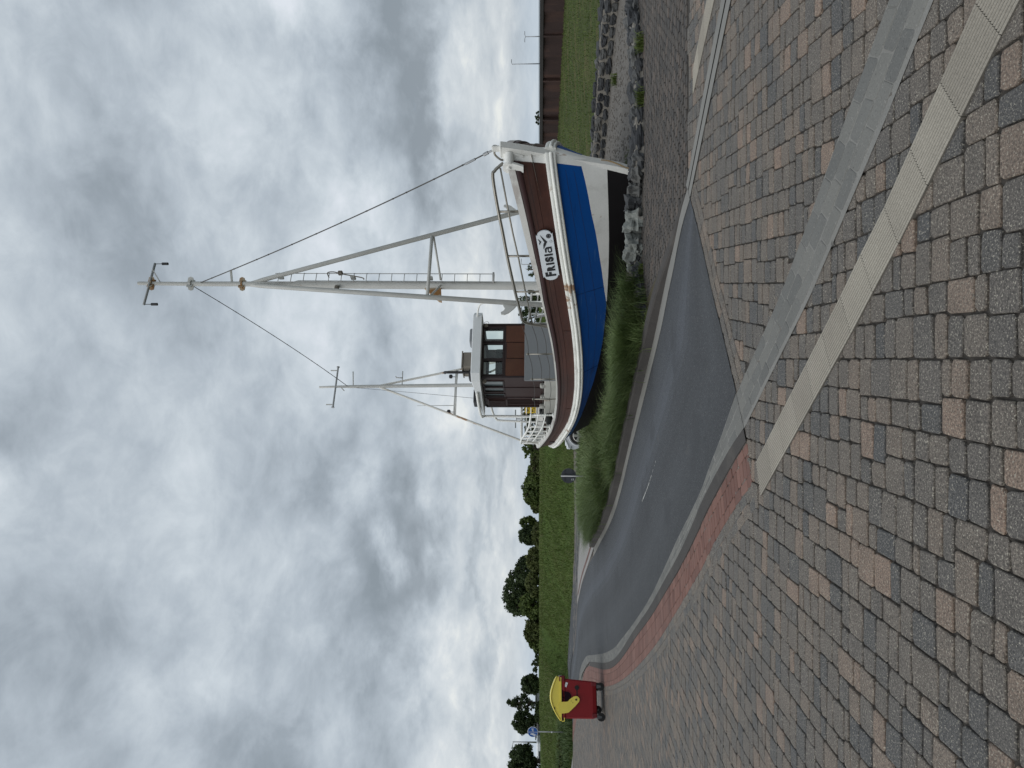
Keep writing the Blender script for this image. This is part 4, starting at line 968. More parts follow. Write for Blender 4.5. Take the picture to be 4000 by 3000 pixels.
b = MB(); b.rbox(3.15, 3.25, -.26, -.18, 5.82, 5.92, .015); b.tube(crom([(3.2, -.1, 6.1), (3.16, -.2, 6.13), (3.16, -.22, 6.0), (3.2, -.2, 5.85), (3.2, -.1, 5.4), (3.22, -.06, 5.35)]), .012, 6); b.rbox(3.2, 3.3, .08, .2, 5.88, 5.96, .01); b.build('mast_lamp', mTaupe, mm, True, autos=40)
for sg in (1, -1):
    b = MB(); T, Bt = Vector((3.27, .03 * sg, 7.78)), Vector((2.2, 1.22 * sg, 1.35)); b.tube([T, T.lerp(Bt, .02), T.lerp(Bt, .035), Bt], [.035, .04, .048, .05], 12); b.build('mast_leg', mMastP, boat, True)
    zz = 2.32; q = T.lerp(Bt, (T.z - zz) / (T.z - Bt.z)); d = Vector((-.1 * sg, sg, 0)).normalized()
    pl = [(.04, .06), (.16, .02), (.2, .05), (.27, .12), (.33, .1), (.35, .02), (.30, -.06), (.2, -.16), (.06, -.3), (.03, -.3)]
    pl = [(.03, .02), (.10, .0), (.16, -.03), (.21, .0), (.245, .05), (.29, .04), (.30, -.02), (.26, -.1), (.16, -.2), (.04, -.29)]
    b = MB(); b.prism(pl, q, d, (0, 0, 1), -.012, .012); b.build('rope_hook', mMastP, boat)
T, Bt1 = Vector((3.27, 0, 7.78)), Vector((2.2, 1.22, 1.35)); f = (7.78 - 3.86) / (7.78 - 1.35); qn = T.lerp(Bt1, f); qf = Vector((qn.x, -qn.y, qn.z))
b = MB(); b.tube([qn, qf], .034, 10); b.build('mast_crosstree', mMastP, boat, True)
for q_, y_ in ((qf, -.07), (qn, .07)): b = MB(); b.tube([q_ + Vector((.02, 0, -.03)), (3.27, y_, 3.72)], .022, 8); b.build('crosstree_brace', mMastP, boat, True)
b = MB(); b.prism([(.06, .25), (.06, -.12), (.42, -.16), (.40, -.1)], (3.36, 0, 3.84), (0, 1, 0), (0, 0, 1), -.03, .03); b.build('crosstree_bracket', mRusty, boat)
def stay(name, a, c, r, sag, m=mWire, n=24):
    a, c = Vector(a), Vector(c); b = MB(); P = [a.lerp(c, t) - Vector((0, 0, sag * 4 * t * (1 - t))) for t in fr(0, 1, n)]; b.tube(P, r, 6)
    for t in fr(.06, .94, 12): q = P[int(t * (n - 1))]; b.disc(q, c - a, r * 1.3, .025, 6)
    return b.build(name, m, boat, True)
fs_ = stay('forestay', (3.2, 0, 8.85), (-.6, 0, 2.40), .011, .16)
A0, A1 = Vector((-.62, 0, 2.36)), Vector((3.2, 0, 8.85)); b = MB()
b.tube([A0, A0.lerp(A1, .016)], .018, 6); b.tube([A0.lerp(A1, .016) - Vector((0, 0, .0)), A0.lerp(A1, .03) - Vector((0, 0, .015))], .028, 6); b.build('stay_shackle', mGalv, fs_)
b = MB(); b.tube([A0.lerp(A1, .055) - Vector((0, 0, .03)), A0.lerp(A1, .085) - Vector((0, 0, .05))], .02, 8); b.build('turnbuckle', mGalv, fs_)
stay('triatic_stay', (3.3, 0, 9.1), (8.49, 0, 6.98), .009, .10)
b = MB(); b.rbox(3.5, 3.95, -.45, .1, .85, 1.5, .03); b.tube([(3.7, .1, 1.5), (3.7, .35, 1.5)], .1, 12); b.tube([(3.7, -.35, 1.66), (3.7, .0, 1.66)], .05, 10); b.build('winch', mWhite, boat, True, autos=35)
b = MB(); b.rbox(4.95, 5.3, -.85, -.5, .82, 1.2, .03); b.build('deck_box', mWhite, boat)
# --- mizzen
b = MB(); b.tube([(8.36, 0, .9), (8.4, 0, 3.3), (8.47, 0, 5.8), (8.5, 0, 6.9), (8.505, 0, 7.25), (8.54, 0, 7.8)], [.055, .052, .048, .042, .032, .03], 12); mz = b.build('mizzen_mast', mMastP, boat, True)
b = MB(); b.tube([(8.5, -.6, 7.33), (8.5, .62, 7.33)], .026, 8); b.disc((8.5, -.61, 7.33), (0, 1, 0), .045, .02, 8); b.disc((8.5, .63, 7.33), (0, 1, 0), .045, .02, 8); b.build('mizzen_yard', M('grey_yard', (.35, .36, .37), .6, var=.25), mz, True, autos=40)
for yy in (-.5, .55):
    b = MB(); b.tube([(8.5, yy, 7.33), (8.5, yy, 7.53)], .018, 6); b.build('yard_peg', mMastP, mz)
for pp in ([(8.48, -.02, 6.83), (8.4, -.42, 6.86)], [(8.46, -.02, 5.45), (8.38, -.42, 5.45)], [(8.4, -.22, 5.45), (8.4, -.23, 5.62), (8.37, -.26, 5.63)], [(8.5, 0, 7.2), (8.52, .12, 7.08)]):
    b = MB(); b.tube(pp, .015, 6); b.build('mizzen_bracket', mMastP, mz, True)
for sg, e in ((1, (9.16, 1.36, 2.1)), (-1, (9.16, -1.28, 2.1))):
    b = MB(); b.tube([(8.48, .0, 6.15), e, (e[0] + .05, e[1] + .03 * sg, 1.65)], .031, 10); b.build('mizzen_leg', M('mizzen_leg_paint', (.6, .59, .55), .5, var=.15, stain=(RUST, 2.5, .57, .06, (1, 1, .7), .85)), boat, True)
b = MB(); b.tube([(8.83, .74, 4.0), (8.83, -.66, 4.0)], .026, 8); b.tube([(8.83, .74, 3.96), (8.46, 0.0, 3.93)], .018, 8); b.tube([(8.83, -.66, 3.96), (8.46, .0, 3.93)], .018, 8); mcb = b.build('mizzen_crossbar', mMastP, boat, True)
for yy in (-.46, .63):
    b = MB(); b.tube([(8.83, yy, 4.0), (8.83, yy, 4.1)], .01, 6); b.rbox(8.78, 8.88, yy - .06, yy + .04, 4.1, 4.2, .02); b.build('floodlight', mDarkI, mcb)
b = MB(); b.tube([(8.83, .43, 4.0), (8.83, .44, 5.05)], [.012, .006], 6); b.build('whip_antenna', mMastP, mcb)
stay('aerial_wire', (8.52, .02, 6.85), (7.6, .75, 3.34), .005, .05)
# --- name board
C0 = Vector((.73, 1.085, 1.488)); bx = Vector((-.735, -.345, .133)).normalized(); up0 = Vector((.065, .025, .27)); bn = bx.cross(up0).normalized(); by = bn.cross(bx).normalized(); C0 = C0 + bn * .045
ol = []
hw, hh = .412, .14
ol += [(-hw, -hh), (hw, -hh)] + [(hw - .012 + .085 * cos(a), (hh - .022) * sin(a)) for a in fr(-pi / 2, pi / 2, 12)] + [(hw, hh), (-hw, hh)] + [(-hw + .012 - .085 * cos(a), (hh - .022) * sin(a)) for a in fr(pi / 2, -pi / 2, 12)]
b = MB(); b.prism(ol, C0, bx, by, -.014, .012); nb = b.build('name_board', mBoard, boat); nb['label'] = 'white name board with black lettering on the bow bulwark'
def text_mesh(s, size, off, name, mat, parent, M4, ext=.004, sx=1.):
    cu = bpy.data.curves.new(name, 'FONT'); cu.body = s; cu.size = size; cu.offset = off; cu.extrude = ext
    o = bpy.data.objects.new(name, cu); col.objects.link(o); dg = bpy.context.evaluated_depsgraph_get(); dg.update()
    me = bpy.data.meshes.new_from_object(o.evaluated_get(dg)); bpy.data.objects.remove(o); bpy.data.curves.remove(cu)
    x0 = min(v.co.x for v in me.vertices); y0 = min(v.co.y for v in me.vertices)
    for v in me.vertices: v.co = M4 @ Vector(((v.co.x - x0) * sx, v.co.y - y0, v.co.z))
    me.materials.clear(); me.materials.append(mat)
    q = bpy.data.objects.new(name, me); col.objects.link(q); q.parent = parent; return q
def BM(x, y): return Matrix(((bx.x, by.x, bn.x, 0), (bx.y, by.y, bn.y, 0), (bx.z, by.z, bn.z, 0), (0, 0, 0, 1))), C0 + bx * x + by * y + bn * .015
def letter(ch, x, y, h, w):
    m, p = BM(x, y); b = MB()
    M4 = Matrix.Translation(p) @ m
    cu = text_mesh(ch, h / .7, .012, 'letter', mInk, nb, M4, .003)
    # fit to the wanted width
    xs = [(v.co - p).dot(bx) for v in cu.data.vertices]; k = w / max(1e-4, max(xs)); 
    for v in cu.data.vertices:
        d = v.co - p; v.co = p + bx * d.dot(bx) * k + by * d.dot(by) + bn * d.dot(bn)
for ch, x, w, h in (('F', -.405, .085, .165), ('R', -.30, .105, .122), ('I', -.175, .036, .122), ('S', -.118, .098, .122), ('I', .0, .036, .122)):
    letter(ch, x, -.088, h, w)
# rounded single-storey A
m_, p_ = BM(.058, -.088); a_in = [(.0, 0), (.034, 0), (.034, .035), (.076, .035), (.076, 0), (.112, 0), (.112, .06)] + [(.056 + .056 * cos(a), .062 + .06 * sin(a)) for a in fr(0, pi * .5, 8)] + [(.012, .122), (.012, .094)] + [(.056 + .02 * cos(a), .066 + .028 * sin(a)) for a in fr(pi * .5, 0, 5)] + [(.034, .06), (0, .05)]
a_in = [(0, .02), (.02, 0), (.112, 0), (.112, .07)] + [(.062 + .05 * cos(a), .07 + .052 * sin(a)) for a in fr(.1, pi * .5, 6)] + [(.012, .122), (.012, .094), (.062, .094), (.076, .082), (.076, .072), (.02, .072), (0, .055)]
b = MB(); b.prism(a_in, p_, bx, by, -.003, .003); q = b.build('letter', mInk, nb)
b = MB(); b.prism([(.03, .022), (.08, .022), (.08, .05), (.03, .05)], p_ + bn * .004, bx, by, -.0005, .0005); b.build('letter_counter', mBoard, q)
b = MB()
def chev(x, y, w, h, t): b.prism([(x - w, y + h * .75), (x, y - t), (x + w, y + h), (x + w * .3, y + t * 1.6), (x + .0, y + t * .9), (x - w * .35, y + t * 1.9)], C0 + bn * .015, bx, by, -.003, .003)
chev(.27, -.005, .135, .075, .026); chev(.285, .082, .06, .035, .014)
b.build('bird_emblem', mInk, nb)
b = MB(); b.disc(C0 + bx * .372 - by * .068 + bn * .015, bn, .042, .006, 18); e_ = b.build('round_emblem', mInk, nb)
b = MB(); b.tube([C0 + bx * (.372 + .027 * cos(a)) + by * (-.068 + .027 * sin(a)) + bn * .0185 for a in fr(0, 2 * pi, 17)], .0022, 5); b.build('emblem_ring', mInkG, e_)
b = MB(); b.tube([C0 + bx * (.268 + .024 * cos(a)) + by * (-.095 + .024 * sin(a)) + bn * .0125 for a in fr(0, 2 * pi, 15)], .003, 5); b.tube([C0 + bx * (.255) + by * (-.105) + bn * .0125, C0 + bx * .27 - by * .092 + bn * .0125, C0 + bx * .284 - by * .106 + bn * .0125], .0035, 5); b.build('pale_emblem', mInkG, nb)
# white chair on the foredeck
ch = thing('plastic_chair', 'white plastic chair standing on the deck beside the wheelhouse', 'chair', (3.52 - .4226 * 6.0 + .9063 * 1.1, 12 + .9063 * 6.0 + .4226 * 1.1, .855), R(95))
ch.scale = (.85, .85, .95)
b = MB(); b.rbox(-.22, .22, -.22, .22, .40, .43, .012); b.build('seat', mPlas, ch)
b = MB(); b.loft([[(-.22 + .02 * z, .22 + .1 * z, .43 + z * .45), (0, .25 + .1 * z, .43 + z * .45), (.22 - .02 * z, .22 + .1 * z, .43 + z * .45), (.22 - .02 * z, .245 + .1 * z, .43 + z * .45), (0, .275 + .1 * z, .43 + z * .45), (-.22 + .02 * z, .245 + .1 * z, .43 + z * .45)] for z in (0, .3, .7, .93, 1)]); b.build('backrest', mPlas, ch, True, autos=40)
for sx in (-1, 1):
    for sy in (-1, 1):
        b = MB(); b.tube([(.2 * sx, .2 * sy, .41), (.24 * sx, .25 * sy, 0)], [.025, .018], 6); b.build('leg', mPlas, ch)
    b = MB(); b.tube(crom([(.22 * sx, -.22, .42), (.25 * sx, -.2, .62), (.25 * sx, .0, .65), (.22 * sx, .26, .66)]), .022, 6); b.build('armrest', mPlas, ch, True)

# ------------------------------------------------------------------ refuse container
bt = thing('refuse_container', 'red four-wheeled refuse container with a domed yellow lid on the block pavement', 'bin', (-7.85, 17.7, 0), R(23))
KU = .92
def bpz(pts): return [(u * KU, v) for u, v in pts]
b = MB(); lo = [(-.467, .0), (.458, .0), (.458, 1.15), (-.467, 1.15)]
rings = []
for v, uL, uR, w0, w1 in ((.19, -.40, .40, .08, 1.06), (.215, -.44, .45, .03, 1.12), (.3, -.465, .462, .0, 1.15), (.97, -.467, .52, -.03, 1.2), (1.0, -.475, .545, -.05, 1.22), (1.05, -.475, .55, -.05, 1.22), (1.06, -.46, .54, -.04, 1.2)):
    c = .03; uL *= KU; uR *= KU
    rings.append([(uL + c, w0, v), (uR - c, w0, v), (uR, w0 + c, v), (uR, w1 - c, v), (uR - c, w1, v), (uL + c, w1, v), (uL, w1 - c, v), (uL, w0 + c, v)])
b.loft(rings); b.build('body', mBinR, bt, False)
b = MB()
mDR = M('dark_red_plastic', (.12, .006, .01), .5, var=.1)
for u0 in (-.44, .34): b = MB(); b.rbox(u0 * KU, (u0 + .11) * KU, -.012, .12, .2, .33, .012); b.build('corner_reinforcement', mDR, bt)
b = MB(); b.rbox(.44 * KU, .60 * KU, -.06, .1, .98, 1.13, .02); b.build('rim_corner', mDR, bt)
b = MB()
for i in range(4): b.box(.575 * KU, .61 * KU, .0 + i * .26, .03 + i * .26, 1.06, 1.13)
for i in range(3): b.box((.56) * KU, .60 * KU, -.055 + .0 * i, -.03, 1.075 + i * .022, 1.085 + i * .022)
b.build('lift_comb', mGalv, bt)
dome = bpz([(.56, 1.075), (.575, 1.16), (.58, 1.194), (.5, 1.235), (.407, 1.272), (.31, 1.305), (.216, 1.332), (.15, 1.343), (.078, 1.35), (0, 1.347), (-.06, 1.34), (-.14, 1.317), (-.216, 1.289), (-.29, 1.256), (-.355, 1.222), (-.44, 1.17), (-.519, 1.116), (-.525, 1.075)])
b = MB(); b.prism(dome[::-1], (0, 0, 0), (1, 0, 0), (0, 0, 1), -1.2, .03); lid = b.build('lid', mBinY, bt, False)
b = MB(); top = [Vector((u, -.035, v)) for u, v in dome[2:-1]]; b.tube([p + Vector((0, .0, -.012)) for p in top], .017, 6); b.build('lid_rim', mBinY, lid, True)
b = MB(); b.box(-.08 * KU, .55 * KU, -.06, -.031, 1.075, 1.105); b.box(-.525 * KU, -.34 * KU, -.06, -.031, 1.075, 1.105); b.build('lid_flange', mBinY, lid)
b = MB(); arm = bpz([(-.06, 1.10), (-.055, .98), (-.05, .93), (-.03, .905), (.0, .885), (.078, .775)] + [(.09 * cos(a), .715 + .085 * sin(a)) for a in fr(.55, -2.2, 9)] + [(-.15, .73), (-.24, .82), (-.32, .91), (-.337, .995), (-.345, 1.10), (-.28, 1.15), (-.15, 1.16)])
b.prism(arm[::-1], (0, -.05, 0), (1, 0, 0), (0, 0, 1), -.012, .018); a_ = b.build('lid_arm', mBinY, bt)
b = MB(); b.disc((0, -.075, .715), (0, 1, 0), .022, .03, 12); b.disc((-.07, -.068, .80), (0, 1, 0), .008, .02, 8); b.disc((-.03, -.068, .84), (0, 1, 0), .008, .02, 8); b.build('pivot_bolt', mRub, a_, True, autos=40)
b = MB(); b.disc((-.22 * KU, -.035, 1.26), (0, 1, 0), .024, .02, 12); b.build('lid_plug', mRub, lid)
b = MB(); hz = bpz([(-.345, 1.0), (-.525, 1.0), (-.545, 1.02), (-.54, 1.075), (-.52, 1.075), (-.52, 1.022), (-.345, 1.022)]); b.prism(hz, (0, -.02, 0), (1, 0, 0), (0, 0, 1), -.03, .03); b.build('lid_handle', mBinY, bt)
b = MB(); b.box(-.51 * KU, -.35 * KU, -.048, -.036, 1.022, 1.07); b.build('handle_recess', M('dark_recess', (.03, .004, .005), .8, var=0), bt)
b = MB(); b.disc((.30 * KU, -.012, .69), (0, 1, 0), .055, .05, 16); b.box(.06 * KU, .30 * KU, -.02, -.006, .675, .70); b.build('lift_trunnion', mRub, bt)
b = MB(); b.prism(bpz([(-.05, 1.065), (.24, 1.065), (.2, .98), (.19, .9), (.14, .85), (.06, .83), (-.03, .88)])[::-1], (0, -.05, 0), (1, 0, 0), (0, 0, 1), -.025, .0); b.build('pocket_shade_plate', M('pocket_shade', (.012, .006, .01), .9, var=.1, spec=.1), bt)  # near-black plate: the pocket's shade painted as a colour
b = MB(); Mx = Matrix.Translation((.37 * KU, -.037, .955)) @ Matrix.Rotation(R(22), 4, 'Y'); b.box(-.055, .055, -.002, .002, -.027, .027, Mx); st_ = b.build('sticker', mSignW, bt)
b = MB(); b.box(-.02, .02, -.004, -.002, -.004, .006, Mx); b.build('sticker_print', mInkG, st_)
for (u, w, ry) in ((.335, .04, .1), (-.42, .04, .12), (-.27, 1.02, -.3), (.33, 1.02, .2)):
    wt = bpy.data.objects.new('caster', None); 
    b = MB(); b.tube([(u * KU, w - .025, .1), (u * KU, w - .022, .1), (u * KU, w + .022, .1), (u * KU, w + .025, .1)], [.085, .098, .098, .085], 20); c_ = b.build('caster_wheel', mRub, bt, True, autos=40)
    b = MB(); b.prism([(-.045, .2), (.045, .2), (.02, .085), (-.02, .085)], (u * KU, w, 0), (1, 0, 0), (0, 0, 1), .03, .036); b.prism([(-.045, .2), (.045, .2), (.02, .085), (-.02, .085)], (u * KU, w, 0), (1, 0, 0), (0, 0, 1), -.036, -.03); b.build('caster_fork', M('fork_steel', (.10, .105, .11), .5, metal=.5, var=.2), c_)

# ------------------------------------------------------------------ signs
t = thing('round_road_sign', 'round road sign seen from its grey back in the tall grass', 'sign', (-2.58, 20, 0))
b = MB(); b.tube([(0, .0, .80), (0, -.006, .80)], .21, 28); 
o = MB(); o.tube([(0, -.004, .8), (0, .02, .8)], .21, 28); o.build('sign_back', mSignBk, t, True, autos=40)
b = MB(); b.tube([(0, -.035, -.1), (0, -.035, 1.02)], .025, 8); b.build('post', mGalv, t, True)
for z in (.70, .92): b = MB(); b.box(-.17, .17, -.022, -.005, z - .012, z + .012); b.build('clamp_bar', mSignBk, t)
b = MB(); b.box(-.13, -.075, -.0085, -.006, .66, .72); b.build('sticker', mSignW, t)
t = thing('path_sign', 'blue round shared path sign with a bicycle and pedestrians on a steel post', 'sign', (-17.64, 36, 0))
gz = 1.935
b = MB(); b.tube([(0, 0, gz), (0, .02, gz)], .262, 28); b.build('sign_rim', mSignW, t, True, autos=40)
b = MB(); b.tube([(0, -.006, gz), (0, .004, gz)], .247, 28); fc = b.build('sign_face', mBlueS, t, True, autos=40)
b = MB(); b.box(-.007, .007, -.012, -.007, gz - .24, gz + .24); b.build('divider_line', mSignW, fc)
def ringt(b, c, r, w): b.tube([(c[0] + r * cos(a), c[1], c[2] + r * sin(a)) for a in fr(0, 2 * pi, 15)], w, 5)
def bicycle(b, x, y, z, k, w):
    ringt(b, (x - .28 * k, y, z - .1 * k), .2 * k, w); ringt(b, (x + .28 * k, y, z - .1 * k), .2 * k, w)
    for p, q in (((-.28, -.1), (-.1, .18)), ((-.1, .18), (.18, .18)), ((-.28, -.1), (0, -.1)), ((0, -.1), (.18, .18)), ((.28, -.1), (.15, .3)), ((-.1, .18), (0, -.1)), ((.15, .3), (.24, .32)), ((-.12, .24), (-.02, .24)), ((-.1, .18), (-.08, .24))):
        b.tube([(x + p[0] * k, y, z + p[1] * k), (x + q[0] * k, y, z + q[1] * k)], w, 5)
b = MB(); bicycle(b, .12, -.009, gz + .0, .2, .006); b.build('bicycle_symbol', mSignW, fc)
b = MB(); b.disc((-.10, -.009, gz + .10), (0, 1, 0), .024, .005, 12); b.prism([(-.13, -.05), (-.075, -.05), (-.06, .07), (-.14, .07)], (0, -.009, gz), (1, 0, 0), (0, 0, 1), -.002, .002); b.prism([(-.125, -.15), (-.105, -.15), (-.085, -.05), (-.125, -.05)], (0, -.009, gz), (1, 0, 0), (0, 0, 1), -.002, .002)
b.disc((-.165, -.009, gz - .01), (0, 1, 0), .016, .005, 10); b.prism([(-.185, -.13), (-.15, -.13), (-.15, -.03), (-.18, -.03)], (0, -.009, gz), (1, 0, 0), (0, 0, 1), -.002, .002); b.build('pedestrian_symbol', mSignW, fc)
b = MB(); b.tube([(0, .045, -.1), (0, .045, 2.2)], .03, 8); b.build('post', mGalv, t, True)
b = MB(); b.box(-.03, .03, .005, .012, .95, 1.0); b.build('post_label', mSignW, t)
t = thing('detour_sign', 'two yellow detour plates with a bicycle and a curved arrow on one post', 'sign', (-1.32, 36, 0))
b = MB(); b.tube([(0, .03, -.1), (0, .03, 2.35)], .025, 8); b.build('post', mGalv, t, True)
for z, nm in ((2.19, 'bicycle_plate'), (1.89, 'arrow_plate')):
    b = MB(); b.rbox(-.16, .16, -.005, .005, z - .14, z + .14, .003); p_ = b.build(nm, mYel, t)
    b = MB()
    if nm[0] == 'b': bicycle(b, 0, -.008, z, .24, .008); b.build('bicycle_symbol', mInk, p_)
    else:
        b.tube(crom([(.07, -.008, z - .07), (.07, -.008, z + .02), (.03, -.008, z + .06), (-.04, -.008, z + .05)]), .013, 5); b.prism([(-.04, .11), (-.04, -.01), (-.11, .05)], (0, -.008, z), (1, 0, 0), (0, 0, 1), -.003, .003); b.build('arrow_symbol', mInk, p_)

# ------------------------------------------------------------------ car behind the stern
car = thing('parked_car', 'white parked car partly hidden behind the boat stern', 'car', (-.5, 25.4, -.07), R(180))
# local x = forward after the turn (points left in view)
side = [(1.72, .32), (1.78, .5), (1.72, .68), (1.45, .80), (1.05, .93), (.45, 1.36), (-.2, 1.46), (-1.1, 1.42), (-1.75, 1.1), (-2.02, 1.0), (-2.08, .6), (-2.0, .3)]
b = MB(); rings = []
def carprof(y, k, zk):
    return [(x * k, y, .3 + (z - .3) * zk) for x, z in side]
rings = [carprof(-.82, .95, .93), carprof(-.87, .99, .985), carprof(-.6, 1., 1.0), carprof(.6, 1., 1.), carprof(.87, .99, .985), carprof(.82, .95, .93)]
b.loft(rings); b.build('body', mCar, car, True, autos=35)
b = MB()
for sg in (1, -1):
    b.prism([(.95, .95), (.42, 1.3), (-.2, 1.38), (-1.05, 1.34), (-1.55, 1.08), (-1.5, .97)], (0, .875 * sg, 0), (1, 0, 0), (0, 0, 1), -.006, .006)
b.build('side_windows', mCarG, car)
b = MB(); b.prism([(-.6, 0), (.6, 0), (.5, .5), (-.5, .5)], (1.0, 0, .97), (0, 1, 0), (-.83, 0, .58), .0, .012); b.build('windscreen', mCarG, car)
for x in (1.28, -1.25):
    for sg in (1, -1):
        b = MB(); b.tube([(x, sg * .70, .32), (x, sg * .72, .32), (x, sg * .87, .32), (x, sg * .885, .32)], [.28, .31, .31, .27], 24); ty = b.build('wheel', mRub, car, True, autos=40)
        b = MB()
        for i in range(5):
            a = i * 2 * pi / 5 + .3; b.prism([(.03, -.035), (.19, -.05), (.19, .05), (.03, .035)], (x, sg * .892, .32), (cos(a), 0, sin(a)), (-sin(a), 0, cos(a)), -.006, .006)
        b.tube([(x + .2 * cos(a), sg * .888, .32 + .2 * sin(a)) for a in fr(0, 2 * pi, 21)], .014, 6); b.disc((x, sg * .892, .32), (0, 1, 0), .05, .02, 12); b.build('rim', mAlu, ty)
        b = MB(); b.tube([(x + .35 * cos(a), sg * .868, .32 + .35 * sin(a)) for a in fr(-.2, pi + .2, 16)], .02, 6); b.build('wheel_arch', mCar, car, True)
for sg in (1, -1):
    b = MB(); b.rbox(1.52, 1.76, sg * .62 - .16, sg * .62 + .16, .6, .74, .03); b.build('headlight', M('headlight_glass', (.6, .63, .66), .15, var=0, fine=0), car)
b = MB(); b.box(1.65, 1.79, -.86, .86, .575, .59); b.build('bumper_seam', mCarG, car)

# ------------------------------------------------------------------ trees, bushes
def crown(b, cen, rad, n, leaf, seed, holes=.0, shape='round'):
    rnd = random.Random(seed); cl = []
    k = max(10, int(n / 26))
    for i in range(k):
        while True:
            d = Vector((rnd.uniform(-1, 1), rnd.uniform(-1, 1), rnd.uniform(-1, 1)))
            if .15 < d.length < 1: break
        if shape == 'cone': d.x *= (1 - (d.z + 1) / 2) * 1.1 + .1; d.y *= (1 - (d.z + 1) / 2) * 1.1 + .1
        if shape == 'dome': d.z = abs(d.z) * 1.6 - .6
        d = d.normalized() * d.length ** .6 * (1 + .16 * mnoise.noise(d * 2.2 + Vector((seed * 3.1, 0, 0)))) if shape != 'cone' else d
        cl.append((Vector((cen[0] + d.x * rad[0], cen[1] + d.y * rad[1], cen[2] + d.z * rad[2])), rnd.uniform(.08, .24), rnd.random()))
    m = min(rad[0], rad[2])
    for c, s, cv in cl:
        for j in range(int(n / k)):
            d = Vector((rnd.gauss(0, 1), rnd.gauss(0, 1), rnd.gauss(0, .8))); d = d.normalized() * (rnd.random() ** .4) * s * m * 1.15
            p = c + d; u = Vector((rnd.gauss(0, 1), rnd.gauss(0, 1), rnd.gauss(0, 1))).normalized(); v = u.cross(Vector((rnd.gauss(0, 1), rnd.gauss(0, 1), rnd.gauss(0, 1)))).normalized()
            w = leaf * rnd.uniform(.6, 1.4); b.rv = min(1, max(0, cv * .6 + rnd.random() * .4))
            b.add([p - u * w, p + v * w * .5, p + u * w, p - v * w * .5], [(0, 1, 2, 3)])
def limbs(b, x, h, z0, r, seed, spread):
    rnd = random.Random(seed); b.tube([(0, 0, z0), (rnd.uniform(-.1, .1), 0, z0 + h * .4), (rnd.uniform(-.2, .2), 0, z0 + h * .85)], [r, r * .7, r * .25], 8)
    for i in range(6):
        a = rnd.uniform(0, 2 * pi); z = z0 + h * rnd.uniform(.25, .6); q = spread * rnd.uniform(.5, .9)
        b.tube([(0, 0, z), (cos(a) * q * .5, sin(a) * q * .5, z + h * .15), (cos(a) * q, sin(a) * q, z + h * .33)], [r * .4, r * .28, r * .08], 6)
def tree(name, x, y, base, h, w, mat, label, n=2600, leaf=.2, shape='round', seed=1, cb=.25, cat='tree', group=None):
    t = thing(name, label, cat, (x, y, base), 0, group)
    b = MB(); limbs(b, 0, h, -.3, .05 * w + .05, seed, w * .45); b.build('trunk', mBark, t, True)
    b = MB(); zc = h * (cb + (1 - cb) / 2) - (.12 * h if shape == 'dome' else 0); crown(b, (0, 0, zc), (w * .41, w * .41, h * (1 - cb) / 2 * .9), n, leaf, seed, shape=shape); b.build('crown', mat, t)
    return t
def IM(px, py, D):                       # helper used to place far trees: metres from bearing/elevation tangents
    return px * D, D, 1.65 + py * D
G1 = 'trees along the bank top'
